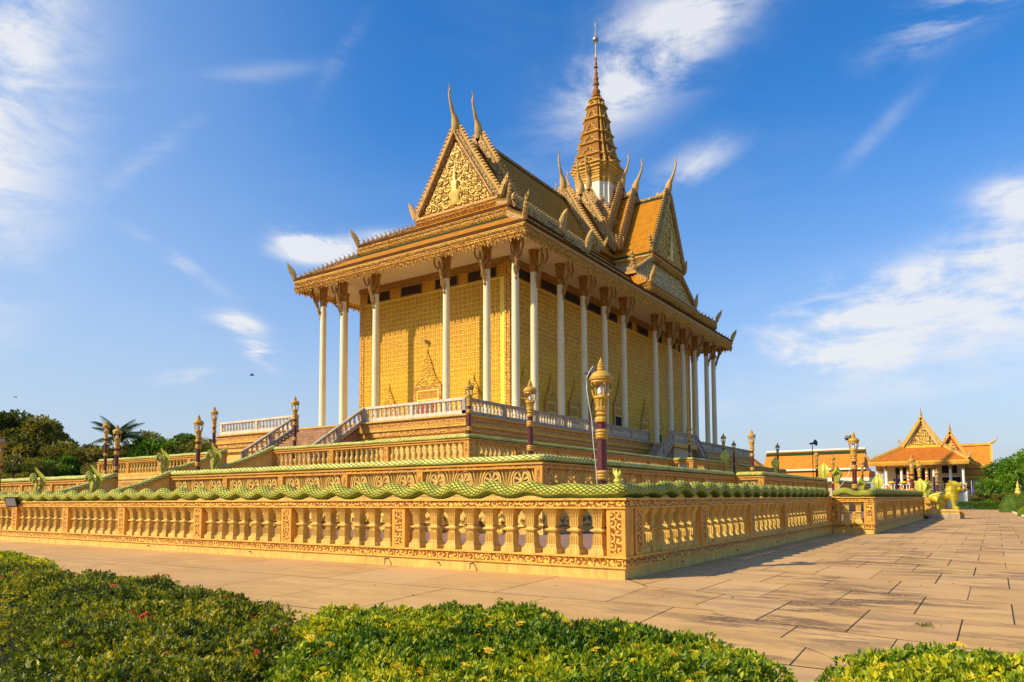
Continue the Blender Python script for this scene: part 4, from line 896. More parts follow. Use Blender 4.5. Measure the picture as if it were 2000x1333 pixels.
for s in (-1, 1):
    m.tube([(0.76, s * .12, -1.2), (0.9, s * .34, -1.0), (1.02, s * .42, -0.6), (0.95, s * .36, -0.2), (1.0, s * .30, 0.0)], [0.09, 0.09, 0.08, 0.07, 0.04], 7)
    m.tube([(0.6, s * .08, -1.5), (0.50, s * .36, -1.2), (0.48, s * .45, -0.8)], [0.09, 0.08, 0.02], 6)
    m.tube([(0.5, s * .06, -1.9), (0.42, s * .20, -2.2), (0.33, s * .12, -2.6)], [0.09, 0.07, 0.03], 6)
BRK = m.mesh('bracket_figure', 'capital', True)
def column(x, y, az):
    o = part('column', SHAFT, T, (x, y, ZF))
    part('capital', CAP, o, (0, 0, ZS - ZF)); part('bracket_figure', BRK, o, (0, 0, ZS - ZF), (0, 0, az))
for x in colx: column(x, coly[0], R(-90) if x not in (colx[0], colx[-1]) else (R(-45) if x == colx[-1] else R(-135)))
for y in coly[1:]:
    column(colx[-1], y, 0.0 if y != coly[-1] else R(45)); column(colx[0], y, math.pi)
for x in colx[1:-1]: column(x, coly[-1], R(90))

# eaves: soffit, fascia, hanging fringe
EX0, EX1, EY0, EY1 = -45.35, -20.75, 28.55, 76.95
part('soffit', boxes('soffit', 'soffit', (EX0 + .15, EY0 + .15, ZS, EX1 - .15, EY1 - .15, ZS + .12)), T)
part('eave_edge', boxes('ochre', 'eave_edge', (EX0 - .14, EY0 - .14, 21.20, EX1 + .14, EY1 + .14, 21.27)), T)
def ring_boxes(x0, y0, x1, y1, z0, z1, th):
    return [(x0, y0, z0, x1, y0 + th, z1), (x0, y1 - th, z0, x1, y1, z1), (x0, y0 + th, z0, x0 + th, y1 - th, z1), (x1 - th, y0 + th, z0, x1, y1 - th, z1)]
part('fascia', boxes('gilt', 'fascia', *ring_boxes(EX0 + .04, EY0 + .04, EX1 - .04, EY1 - .04, 20.6, 21.165, .12)), T)
part('gutter', boxes('brown', 'gutter', *ring_boxes(EX0 - .12, EY0 - .12, EX1 + .12, EY1 + .12, 21.305, 21.56, .5)), T)
def fringe_mesh(wd, ht, mat='gold_fine', name='fringe_panel'):
    """two hanging lotus pendants under a beaded rail"""
    m = MB(); n = 2; s = wd / n; pts = [(0, ht * .86)]
    for i in range(n):
        a = s * i; lo = (.0, .13)[i % 2] * ht
        pts += [(a, ht * .42), (a + s * .10, ht * .30), (a + s * .28, ht * .22 + lo * .6), (a + s * .38, ht * .10 + lo), (a + s * .5, lo), (a + s * .62, ht * .10 + lo), (a + s * .72, ht * .22 + lo * .6), (a + s * .90, ht * .30)]
    pts += [(wd, ht * .42), (wd, ht * .86)]
    m.extr(pts, -0.03, 0.03, 'y'); m.box(0, -.13, ht * .93, wd, .03, ht); m.box(0, -.09, ht * .86, wd, .03, ht * .93)
    m.box(0, -.07, ht * .70, wd, -.03, ht * .745)
    for i in range(n * 2):                      # beads
        a = wd * (i + .5) / (n * 2); q = wd / n * .17
        m.add([(a - q, -.03, ht * .76), (a + q, -.03, ht * .76), (a + q, -.03, ht * .85), (a - q, -.03, ht * .85), (a, -.12, ht * .805)], [(0, 1, 4), (1, 2, 4), (2, 3, 4), (3, 0, 4)])
    for i in range(n):
        a = s * (i + .5); lo = (.0, .13)[i % 2] * ht; q = s * .33
        def bud(x, z, rx, rzz, d):
            m.add([(x - rx, -.03, z), (x, -.03, z - rzz), (x + rx, -.03, z), (x, -.03, z + rzz), (x, -.03 - d, z + rzz * .1)], [(0, 1, 4), (1, 2, 4), (2, 3, 4), (3, 0, 4)])
        bud(a, ht * .52, q, ht * .15, .16); bud(a, ht * .24 + lo, q * .6, ht * .14, .11); bud(a - s * .5 + .001, ht * .50, q * .45, ht * .16, .09)
        for sg in (-1, 1): bud(a + sg * q * .85, ht * .36 + lo * .3, q * .4, ht * .08, .08)
    return m.mesh(name, mat)
def fringe(parent, x0, y0, x1, y1, zt_, ht, wd, sides='frbl', name='fringe_panel'):
    """panels hanging round a rectangle"""
    for sd in sides:
        if sd == 'f': P0, rz, Ln = (x0, y0), 0, x1 - x0
        elif sd == 'r': P0, rz, Ln = (x1, y0), R(90), y1 - y0
        elif sd == 'b': P0, rz, Ln = (x1, y1), R(180), x1 - x0
        else: P0, rz, Ln = (x0, y1), R(270), y1 - y0
        n = round(Ln / wd); key = (name, round(Ln / n, 3), ht)
        if key not in cacheD: cacheD[key] = fringe_mesh(Ln / n, ht, name=name)
        for i in range(n):
            d = Ln * i / n
            part(name, cacheD[key], parent, (P0[0] + math.cos(rz) * d, P0[1] + math.sin(rz) * d, zt_ - ht), (0, 0, rz))
fringe(T, EX0, EY0, EX1, EY1, 21.17, 1.10, 0.66)
# lean-to roofs as sloping frusta
def frustum(a, c, mat, name, parent=None, green=None):
    (x0, y0, x1, y1, z0), (X0, Y0, X1, Y1, z1) = a, c
    me = MB().loft([[(x0, y0, z0), (x1, y0, z0), (x1, y1, z0), (x0, y1, z0)], [(X0, Y0, z1), (X1, Y0, z1), (X1, Y1, z1), (X0, Y1, z1)]]).mesh(name, mat)
    return part(name, me, parent or T)
F2 = (-41.35, 32.4, -24.7, 73.1)
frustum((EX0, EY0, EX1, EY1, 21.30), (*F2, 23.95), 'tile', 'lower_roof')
part('roof_step', boxes('brown', 'roof_step', (F2[0] + .12, F2[1] + .12, 23.0, F2[2] - .12, F2[3] - .12, 24.62)), T)
part('step_edge', boxes('brown', 'step_edge', (F2[0] - .06, F2[1] - .06, 24.62, F2[2] + .06, F2[3] + .06, 24.74)), T)
part('step_gutter', boxes('brown', 'step_gutter', *ring_boxes(F2[0] - .04, F2[1] - .04, F2[2] + .04, F2[3] + .04, 24.742, 24.95, .5)), T)
fringe(T, F2[0], F2[1], F2[2], F2[3], 24.62, 1.12, 0.62, 'frl', 'upper_fringe_panel')
part('green_course', MB().loft([[(F2[0] - .75, F2[1] - .75, 23.47), (F2[2] + .75, F2[1] - .75, 23.47)], [(F2[0], F2[1], 23.98), (F2[2], F2[1], 23.98)]], closed=False).mesh('green_course', 'tile_green'), T)
G1 = (-37.65, 36.2, -28.45, 70.0)
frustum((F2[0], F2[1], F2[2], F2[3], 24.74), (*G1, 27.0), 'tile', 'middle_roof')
part('gable_base', boxes('brown', 'gable_base', (G1[0] + .1, G1[1] + .1, 26.4, G1[2] - .1, G1[3], 27.66)), T)
part('gable_ledge', boxes('crest', 'gable_ledge', (G1[0] - .1, G1[1] - .12, 27.66, G1[2] + .1, G1[3], 27.82)), T)
fringe(T, G1[0], G1[1], G1[2], G1[3], 27.66, 0.86, 0.46, 'fr', 'gable_fringe_panel')
# crest lines on the hips with curled flames, naga finial at each lower end
FLAME = MB().extr([(0, 0), (.26, 0), (.30, .14), (.24, .30), (.10, .42), (-.06, .46), (.06, .36), (.08, .26), (.0, .18)], -.07, .07, 'y').mesh('crest_flame', 'crest')
def finial_mesh():
    pts = [(-.6, -.12), (.20, -.12), (.46, .06), (.60, .34), (.58, .62), (.78, .70), (.74, .92), (.96, 1.02), (.90, 1.22), (1.12, 1.38), (1.04, 1.56), (1.22, 1.80), (1.12, 1.96), (1.22, 2.3), (.98, 2.06), (.92, 1.84), (.84, 2.02), (.70, 1.62), (.60, 1.78), (.50, 1.36), (.38, 1.5), (.30, 1.08), (.16, 1.2), (.14, .82), (.02, .86), (.10, .50), (-.06, .30), (-.3, .2), (-.6, .18)]
    m = MB().extr(pts, -.10, .10, 'y'); m.extr([(x * .74 + .10, z * .74 + .12) for x, z in pts], -.17, .17, 'y'); m.extr([(x * .45 + .22, z * .45 + .1) for x, z in pts], -.23, .23, 'y'); return m.mesh('naga_finial', 'crest')
FIN = finial_mesh()
def crest(p, q, name='roof_crest', flames=True, fin=True, width=.34, height=.30, fscale=1.0, step=.42, sub='crest_flame', mat='crestcarve', fs=0.72):
    """ornamented ridge from the high point p down to q"""
    p, q = Vector(p), Vector(q); d = q - p; Ln = d.length; az = math.atan2(d.y, d.x); t = d.normalized()
    o = part(name, MB().beam((0, 0, 0), tuple(d), width, height).mesh(name, mat), T, tuple(p))
    if flames:
        n = int(Ln / step)
        for i in range(n):
            k = (i + .4) / n; part(sub, FLAME, o, tuple(d * k + Vector((0, 0, height * .4))), (0, 0, az + math.pi), fscale)
    if fin: part('naga_finial', FIN, o, tuple(d), (0, 0, az), fs)
    return o
hipz = 21.42
crest((F2[0], F2[1], 23.98), (EX0 + .1, EY0 + .1, hipz)); crest((F2[2], F2[1], 23.98), (EX1 - .1, EY0 + .1, hipz), flames=True)
crest((G1[0], G1[1], 27.0), (F2[0] + .1, F2[1] + .1, 24.85)); crest((G1[2], G1[1], 27.0), (F2[2] - .1, F2[1] + .1, 24.85))
crest((F2[2], F2[3], 23.98), (EX1 - .1, EY1 - .1, hipz)); crest((F2[0], F2[3], 23.98), (EX0 + .1, EY1 - .1, hipz))
# stepped crests on the side edge
crest((-24.60, 33.0, 25.15), (-24.60, 40.2, 25.05), width=.3, height=.6, fs=1.1, fscale=1.45)
crest((-24.55, 40.9, 24.85), (-24.55, 45.0, 24.72), width=.3, height=.55, fs=1.1, fscale=1.45)

# ---- steep roofs; one builder for a gabled arm
def arm(name, o, axis, segs, gable_z, half, mat='tile'):
    """o = centre (x,y); axis: unit vector from the crossing outwards; segs = [(d_in, d_out, z_ridge, z_eave, half)]"""
    ax = Vector((axis[0], axis[1], 0)); sd = Vector((-axis[1], axis[0], 0)); O = Vector((o[0], o[1], 0))
    def W(d, s, z): q = O + ax * d + sd * s; return (q.x, q.y, z)
    for i, (d0, d1, zr, ze, hf) in enumerate(segs):
        rr = part('roof_tier', MB().loft([[W(d, -hf, ze), W(d, hf, ze), W(d, 0, zr)] for d in (d0, d1)]).mesh('roof_tier', mat), T)
        g = MB()                                   # green borders, laid on the tiles
        for s in (-1, 1):
            n = Vector(W(0, s * (zr - ze), 0)) - O; n.z = hf; n = n.normalized() * 0.012
            def Q(d, k): q = Vector(W(d, s * hf * (1 - k), ze + (zr - ze) * k)) + n; return tuple(q)
            L_ = math.hypot(hf, zr - ze); e = .34 / L_
            g.add([Q(d0, 0), Q(d1, 0), Q(d1, e), Q(d0, e)], [(0, 1, 2, 3)]); g.add([Q(d0, 1 - e * 1.3), Q(d1, 1 - e * 1.3), Q(d1, 1 - .02), Q(d0, 1 - .02)], [(0, 1, 2, 3)])
            g.add([Q(d1 - .6, e), Q(d1 - .02, e), Q(d1 - .02, 1 - e * 1.3), Q(d1 - .6, 1 - e * 1.3)], [(0, 1, 2, 3)])
        part('green_border', g.mesh('green_border', 'tile_green'), rr)
        part('ridge_cap', MB().beam(W(d0, 0, zr + .04), W(d1 - .1, 0, zr + .04), .34, .26).mesh('ridge_cap', 'crestcarve'), rr)
        # barge boards on the outer edge
        first = i == len(segs) - 1
        for s in (-1, 1):
            p = Vector(W(d1 + .05, 0, zr + .25)); q = Vector(W(d1 + .05, s * (hf + .12), ze - .05)); v = (q - p)
            nrm = Vector((0, 0, 0)) + sd * s * (zr - ze) + Vector((0, 0, hf)); nrm.normalize()
            bb = MB(); 
            # slightly hollow line: three pieces
            K = [p, p.lerp(q, .33) - nrm * .07, p.lerp(q, .66) - nrm * .09, q]
            for a_, c_ in zip(K[:-1], K[1:]): bb.beam(a_, c_, .46, .62, up=tuple(nrm))
            bo = part('barge_board', bb.mesh('barge_board', 'crestcarve'), T)
            Ln = v.length; n = int(Ln / .36); tv = v.normalized()
            X = -tv; Z = nrm; Yv = Z.cross(X); Rm = Matrix((X, Yv, Z)).transposed().to_euler()
            vis = name != 'transept_left' and (first or (name == 'nave' and s > 0) or (name == 'transept' and s < 0)); fm = MB()
            for j in range(n):
                k = (j + .5) / n; at_ = p.lerp(q, k) + nrm * (.26 - .25 * math.sin(math.pi * k) * .3)
                if vis: part('flame_leaf', FLAME, bo, tuple(at_), Rm, 1.3)
                else:
                    mt_ = Matrix.Translation(at_) @ Rm.to_matrix().to_4x4() @ Matrix.Scale(1.3, 4)
                    fm.add([mt_ @ v_.co for v_ in FLAME.vertices], [tuple(g_.vertices) for g_ in FLAME.polygons])
            if fm.v: part('flame_leaf', fm.mesh('flame_leaves', 'crest'), bo, stuff=True)
            part('naga_finial', FIN, bo, tuple(q + Vector((0, 0, .05)) + sd * s * .15), (0, 0, math.atan2((sd * s).y, (sd * s).x)), .82 if first else .62)
        # horned finial at the apex
        cp = [(-.02, -.5), (0.02, -.1), (.06, .35), (.16, .85), (.34, 1.3), (.56, 1.62), (.60, 1.72), (.82, 2.25), (1.02, 2.8), (1.10, 3.25), (.98, 3.55), (.94, 3.75), (1.08, 3.95), (1.20, 4.15)]
        rad = [.14, .30, .42, .38, .25, .16, .19, .13, .11, .10, .095, .08, .06, .012]
        pth = [W(d1 + .05 + a_ * .95, 0, zr + .35 + z_ * .95) for a_, z_ in cp]
        part('horn_finial', MB().tube(pth, rad, 10, up=sd).mesh('horn_finial', 'crest', True), T)
        part('ridge_curl', MB().loft([[W(d1 - a_, -w_, zr + .15), W(d1 - a_, w_, zr + .15), W(d1 - a_, w_, zr + h_), W(d1 - a_, -w_, zr + h_)] for a_, w_, h_ in ((0, .16, .9), (.5, .15, .55), (1.0, .13, .35), (1.25, .1, .62), (1.4, .05, .3))]).mesh('ridge_curl', 'crest'), T)
def tympanum(W, zb, zt_, hf, parent_name='tympanum'):
    """carved gable field with scroll relief; W(s, out, z)"""
    back = part('tympanum', MB().loft([[W(-hf, a, zb), W(hf, a, zb), W(0, a, zt_)] for a in (-.1, .02)]).mesh('tympanum', 'gold'), T)
    m = MB(); rnd = random.Random(5)
    def spiral(cx_, cz_, r0, turns, dirn, a0, th):
        pts = []; n = int(10 * turns) + 4
        for i in range(n):
            t = i / (n - 1); r = r0 * (1 - t) ** 0.8 + .02; a = a0 + dirn * 2 * math.pi * turns * t
            pts.append(W(cx_ + r * math.cos(a), .06 + .10 * t, cz_ + r * math.sin(a)))
        m.tube(pts, [th * (1 - .6 * i / (n - 1)) for i in range(n)], 5)
    H = zt_ - zb; rows = 7
    for k in range(rows):
        z = zb + .28 + (H - 1.0) * k / rows; wd = hf * (1 - (z - zb) / H) - .34; n = max(1, int(wd / .62))
        for s in (-1, 1):
            for j in range(n):
                x = s * (wd * (j + .55) / n); r = .33 - .02 * k
                spiral(x, z + .2 + rnd.uniform(-.05, .05), r, 1.5, s * (1 if j % 2 else -1), rnd.uniform(0, 6.28), .085)
                m.lathe([(0.001, -.02), (.10, 0), (.04, .07), (0.001, .09)], 6, 0, 0); k0 = len(m.v) - 24
                for i in range(k0, len(m.v)): X_, Y_, Z_ = m.v[i]; m.v[i] = W(x + X_ + .2 * s, .08 + Z_, z + Y_ - .1)
    # central figure: pedestal, seated form, halo
    m.loft([[W(-a, o, z), W(-a * .7, o + .1, z), W(a * .7, o + .1, z), W(a, o, z)] for a, o, z in ((.7, .05, zb + .3), (.75, .12, zb + .5), (.35, .12, zb + .6), (.5, .2, zb + 1.0), (.72, .22, zb + 1.35), (.3, .2, zb + 1.6), (.34, .24, zb + 2.0), (.42, .22, zb + 2.3), (.16, .2, zb + 2.5), (.2, .22, zb + 2.75), (.1, .2, zb + 3.1), (.02, .12, zb + 3.8))])
    spiral(0, zb + 1.9, 1.0, 0.98, 1, -1.5, .09)
    part('relief_scrolls', m.mesh('relief_scrolls', 'gilt', True), back)
nave_segs = [(0, 2.05, 38.9, 32.6, 3.7), (0, 4.1, 37.55, 30.0, 4.35), (0, 8.4, 36.45, 28.7, 4.45), (0, 24.5, 35.65, 28.0, 4.55), (0, 28.0, 34.7, 27.8, 4.45)]
arm('nave', (CX, YC), (0, -1), nave_segs, 27.8, 4.4)
tr_segs = [(0, 3.2, 39.0, 32.6, 3.7), (0, 4.9, 37.9, 30.0, 4.35), (0, 9.05, 36.85, 28.75, 4.5)]
arm('transept', (CX, YC), (1, 0), tr_segs, 28.6, 4.4)
arm('transept_left', (CX, YC), (-1, 0), tr_segs, 28.6, 4.4)
WN = lambda s, a, z: (CX + s, YC - 28.13 - a, z)
WTt = lambda s, a, z: (CX + 9.18 + a, YC + s, z)
tympanum(WN, 27.85, 34.0, 3.95); tympanum(WTt, 28.8, 36.0, 4.0)
# smooth inner soffit of the barge boards
for s in (-1, 1):
    part('gable_soffit', MB().beam(WN(s * .05, .12, 34.75), WN(s * 4.25, .12, 27.95), .55, .10, up=(s * .86, 0, .5)).mesh('gable_soffit', 'crest'), T)
    part('gable_soffit', MB().beam(WTt(s * .05, .12, 36.8), WTt(s * 4.3, .12, 28.9), .55, .10, up=(0, s * .86, .5)).mesh('gable_soffit', 'crest'), T)
# transept base: upper fascia, truncated lower gable, porch roof
TX = CX + 8.95
part('transept_step', boxes('brown', 'transept_step', (TX - 6, YC - 4.6, 26.0, TX - .45, YC + 4.6, 28.0), (TX - 6, YC - 4.6, 28.0, TX - .02, YC + 4.6, 28.45)), T)
part('transept_ledge', boxes('crest', 'transept_ledge', (TX - 6, YC - 4.75, 28.45, TX + .12, YC + 4.75, 28.62)), T)
fringe(T, TX - 4.4, YC - 4.7, TX + .03, YC + 4.7, 28.45, .75, .5, 'fr', 'transept_fringe_panel')
PX = TX - .1
part('lower_gable', MB().extr([(YC - 8.6, 25.5), (YC + 8.6, 25.5), (YC + 4.7, 27.8), (YC - 4.7, 27.8)], PX - .25, PX - .05, 'x').mesh('lower_gable', 'gold'), T)
part('porch_roof', MB().loft([[(x, YC - 9.0, 25.45), (x, YC + 9.0, 25.45), (x, YC + 4.6, 28.1), (x, YC - 4.6, 28.1)] for x in (PX - 7, PX - .3)]).mesh('porch_roof', 'crestcarve'), T)
for s in (-1, 1): 
    crest((PX + .05, YC + s * 4.6, 28.05), (PX + .05, YC + s * 9.0, 25.62), width=.42, height=.5, fs=.85)
part('porch_ledge', boxes('crest', 'porch_ledge', (PX - 7, YC - 9.4, 25.20, PX + .25, YC + 9.4, 25.45)), T)
B2 = (TX - 7, YC - 10.4, -21.95, YC + 10.45)
part('porch_step', boxes('brown', 'porch_step', (B2[0], B2[1] + .1, 22.0, B2[2] - .1, B2[3] - .1, 23.42)), T)
part('porch_edge', boxes('brown', 'porch_edge', (B2[0], B2[1] - .05, 23.42, B2[2] + .06, B2[3] + .05, 23.54)), T)
frustum((B2[0], B2[1], B2[2], B2[3], 23.54), (B2[0] + .1, YC - 8.9, PX - .2, YC + 8.9, 25.2), 'tile', 'porch_lower_roof')
fringe(T, B2[0], B2[1], B2[2], B2[3], 23.42, .85, .6, 'fr', 'porch_fringe_panel')
crest((PX - .3, YC - 8.8, 25.2), (B2[2] - .1, B2[1] + .15, 23.62)); crest((PX - .3, YC + 8.8, 25.2), (B2[2] - .1, B2[3] - .15, 23.62))

# ---- spire
def redent(wd, z, cx_=CX, cy_=YC):
    a, b_, c_ = wd, wd * .80, wd * .62; q = [(a, c_), (b_, c_), (b_, b_), (c_, b_), (c_, a)]
    pts = []
    for k in range(4):
        co, si = math.cos(k * math.pi / 2), math.sin(k * math.pi / 2)
        pts += [(cx_ + x * co - y * si, cy_ + x * si + y * co, z) for x, y in [(a, -c_)] + q[:1] + q[1:4]]
    return pts
def rloft(seq): return MB().loft([redent(w_, z) for w_, z in seq])
part('spire_block', rloft([(2.25, 31.5), (2.25, 39.9)]).mesh('spire_block', 'white'), T)
part('spire_cornice', rloft([(2.3, 39.8), (2.3, 40.1), (2.38, 40.2), (2.3, 40.55), (2.36, 40.6), (2.38, 40.8), (2.46, 40.85), (2.4, 41.05), (2.52, 41.15), (2.52, 41.4), (2.70, 41.55), (2.70, 41.85), (2.90, 41.95), (2.86, 42.12)]).mesh('spire_cornice', 'spiregilt'), T)
lev = [(42.12, 2.66), (43.35, 2.26), (45.0, 1.88), (46.45, 1.62), (48.4, 1.30), (50.15, .98), (51.1, .66)]
for i, ((z0, w0), (z1, w1)) in enumerate(zip(lev[:-1], lev[1:])):
    tr = part('spire_tier', rloft([(w0, z0), (w1 + .02, z1 - .16)]).mesh('spire_tier', 'tile_spire'), T)
    part('tier_moulding', rloft([(w1 + .06, z1 - .22), (w1 + .24, z1 - .14), (w1 + .24, z1 - .02), (w1, z1)]).mesh('tier_moulding', 'spiregilt'), tr)
    for k in range(4):
        a = k * math.pi / 2; co, si = math.cos(a), math.sin(a)
        h_ = (z1 - z0); wf = w0 * .60; zz0 = z0 + .12
        pts = [(-wf * .8, 0), (-wf * .5, h_ * .10), (-wf * .45, h_ * .30), (-wf * .2, h_ * .34), (0, h_ * .58), (wf * .2, h_ * .34), (wf * .45, h_ * .30), (wf * .5, h_ * .10), (wf * .8, 0), (wf * .42, -.06), (0, h_ * .40), (-wf * .42, -.06)]
        g = MB().tube([(u_, 0, v_) for u_, v_ in pts[:9]], .075, 5).mesh('spire_pediment', 'gilt')
        lean = math.atan2(w0 - w1, h_)
        part('spire_pediment', g, tr, (CX + (w0 + .05) * si, YC - (w0 + .05) * co, zz0), (-lean, 0, a))
        for s in (-1, 1):               # corner ribs and antefixes
            part('spire_rib', MB().tube([(s * w0 * .80, -w0 * .82, z0), (s * w1 * .80, -w1 * .82, z1 - .1)], [.075, .06], 6).mesh('spire_rib', 'spiregilt'), tr, (CX, YC, 0), (0, 0, a))
            part('spire_antefix', MB().extr([(0, 0), (.22, 0), (.34, .32), (.22, .22), (.1, .5), (.02, .3)], -.06, .06, 'y').mesh('spire_antefix', 'spiregilt'), tr, (CX + (co * s * w0 * .78 + si * w0 * .8), YC + (si * s * w0 * .78 - co * w0 * .8), z0), (0, 0, a - math.pi / 4 if s > 0 else a - 3 * math.pi / 4), (min(1.1, w0 * .55)))
zs = [(0.66, 51.0), (0.60, 51.25), (0.44, 51.35), (0.62, 51.6), (0.5, 51.75), (0.38, 51.8), (0.52, 52.15), (0.40, 52.5), (0.26, 52.6), (0.24, 53.0), (0.38, 53.15), (0.32, 53.5), (0.18, 53.6), (0.31, 53.9), (0.26, 54.15), (0.15, 54.25), (0.25, 54.6), (0.14, 54.85), (0.13, 55.3), (0.27, 55.4), (0.13, 55.6), (0.19, 55.9), (0.10, 56.1), (0.15, 56.5), (0.08, 56.7)]
part('spire_rings', MB().lathe(zs, 18, CX, YC).mesh('spire_rings', 'tile_spire', True), T)
part('spire_needle', MB().lathe([(0.09, 56.7), (0.06, 57.6), (0.10, 57.7), (0.05, 57.8), (0.05, 58.5), (0.14, 58.55), (0.05, 58.65), (0.2, 58.8), (0.04, 59.0), (0.04, 59.35), (0.12, 59.5), (0.03, 59.6), (0.10, 59.8), (0.03, 59.9), (0.09, 60.1), (0.02, 60.2), (0.02, 60.7), (0.07, 60.9), (0.005, 61.25)], 10, CX, YC).mesh('spire_needle', 'gilt', True), T)
part('spire_parasol', MB().lathe([(0.0, 59.0), (0.34, 58.85), (0.37, 59.05), (0.28, 59.3), (0.0, 59.35)], 14, CX, YC).mesh('spire_parasol', 'lens', True), T)

# ------------------------------------------------------------------ lion statue
def remeshed(m, name, mat, voxel):
    me = m.mesh(name + '_raw', mat); o = bpy.data.objects.new('tmp', me); C.objects.link(o)
    md = o.modifiers.new('r', 'REMESH'); md.mode = 'VOXEL'; md.voxel_size = voxel
    ms = o.modifiers.new('s', 'SMOOTH'); ms.iterations = 4; ms.factor = 0.5
    bpy.context.view_layer.update()
    ev = o.evaluated_get(bpy.context.evaluated_depsgraph_get()); r = bpy.data.meshes.new_from_object(ev); r.name = name
    bpy.data.objects.remove(o); r.materials.clear(); r.materials.append(M[mat]); r.polygons.foreach_set('use_smooth', [True] * len(r.polygons)); return r
LX, LY, LZ = 1.95, 50.35, 0.72
lion = thing('lion_statue', 'golden guardian lion statue with scaly mane and open jaws, facing right on its stone base', 'statue', (LX, LY, LZ), R(-4))
m = MB()
m.tube([(0.06, 0, .86), (.16, 0, .84), (.45, 0, .78), (.85, 0, .86), (1.25, 0, 1.02), (1.55, 0, 1.12), (1.82, 0, 1.12), (1.95, 0, 1.08)], [.05, .20, .34, .33, .38, .44, .36, .16], 14)      # trunk
m.tube([(1.45, 0, 1.15), (1.58, 0, 1.45), (1.68, 0, 1.70), (1.72, 0, 1.90)], [.38, .40, .34, .22], 14)                     # neck
m.tube([(1.45, 0, 1.80), (1.62, 0, 1.86), (1.85, 0, 1.86), (2.05, 0, 1.82), (2.22, 0, 1.80), (2.30, 0, 1.82)], [.15, .27, .25, .19, .15, .09], 12)  # skull and muzzle
m.tube([(1.75, 0, 1.58), (1.95, 0, 1.50), (2.12, 0, 1.50), (2.24, 0, 1.55)], [.22, .18, .15, .08], 10)                   # jaw
m.tube([(2.18, 0, 1.92), (2.28, 0, 1.99), (2.33, 0, 1.93)], [.08, .07, .05], 8)
for s in (-1, 1):
    m.tube([(1.68, s * .22, 1.0), (1.72, s * .26, .6), (1.76, s * .26, .25), (1.78, s * .26, .08)], [.22, .17, .145, .14], 10)
    m.tube([(1.72, s * .26, .07), (1.95, s * .27, .09), (2.08, s * .27, .05)], [.12, .135, .08], 10)
    m.tube([(.55, s * .26, .78), (.78, s * .32, .62), (.98, s * .33, .50), (1.02, s * .33, .42)], [.25, .24, .18, .1], 10)
    m.tube([(1.00, s * .33, .48), (.86, s * .33, .30), (.72, s * .32, .16), (.70, s * .32, .09)], [.16, .12, .10, .10], 10)
    m.tube([(.66, s * .32, .08), (.90, s * .33, .09), (1.12, s * .33, .06)], [.09, .12, .09], 10)
    m.tube([(1.55, s * .20, 2.0), (1.52, s * .26, 2.12), (1.50, s * .25, 2.2)], [.07, .06, .02], 6)
    m.tube([(1.95, s * .16, 1.97), (2.02, s * .15, 2.0)], [.07, .05], 8)
part('body', remeshed(m, 'lion_body', 'liongold', .028), lion)
SC = MB().loft([[(-.06, 0, 0), (0, -.03, 0), (.06, 0, 0), (0, .04, 0)], [(-.055, 0, -.08), (0, -.05, -.08), (.055, 0, -.08), (0, .03, -.08)], [(-.006, -.03, -.16), (0, -.04, -.16), (.006, -.03, -.16), (0, -.025, -.16)]]).mesh('mane_lock', 'liongold')
for row in range(11):
    z = 1.98 - row * .115; 
    for k in range(13):
        th = math.pi * 2 * (k + .5 * (row % 2)) / 13
        rx = .40 - abs(row - 5) * .012; cxm = 1.60 + .012 * row
        if math.cos(th) > .80 and row < 5: continue
        x, y = cxm + (rx * .95 if row > 2 else .27 + .05 * row) * math.cos(th), (rx if row > 2 else .28 + .04 * row) * math.sin(th)
        part('mane_lock', SC, lion, (x, y, z), (0.25, 0, th + math.pi / 2), 1.05)
part('tooth', MB().lathe([(0.03, 0), (0.02, -.05), (0.0, -.09)], 6, 2.12, .08, 1.68).lathe([(0.03, 0), (0.02, -.05), (0.0, -.09)], 6, 2.12, -.08, 1.68).mesh('teeth', 'white'), lion)
part('tongue', MB().tube([(1.95, 0, 1.63), (2.1, 0, 1.62), (2.2, 0, 1.63)], [.06, .05, .02], 8, flat=1.6).mesh('tongue', 'red', True), lion)
part('tail', MB().tube([(.10, 0, .95), (.3, 0, 1.10), (.7, 0, 1.18), (1.0, 0, 1.28)], [.05, .05, .04, .03], 8).mesh('tail', 'liongold', True), lion)
pl = thing('statue_base', 'stepped yellow and grey stone base under the golden lion', 'plinth', (0, 0, 0))
part('base_block', boxes('greystone', 'base_block', (1.76, 49.6, -.03, 4.05, 51.3, .36)), pl)
part('base_plate', boxes('sand', 'base_plate', (1.82, 49.68, .36, 4.02, 51.2, .54), (1.78, 49.62, .54, 4.12, 51.3, .62), (1.84, 49.7, .62, 4.0, 51.2, .72)), pl)
part('base_nose', boxes('amber', 'base_nose', (4.05, 50.0, .34, 4.32, 50.9, .60)), pl); part('base_foot', boxes('greystone', 'base_foot', (4.06, 50.1, -.03, 4.3, 50.8, .34)), pl)
thing('black_box', 'small black box on the ground at the end of the far outer balustrade', 'box', (1.90, 49.4, 0), 0, me=MB().box(-.12, -.12, -.02, .12, .12, .16).mesh('black_box', 'black'))

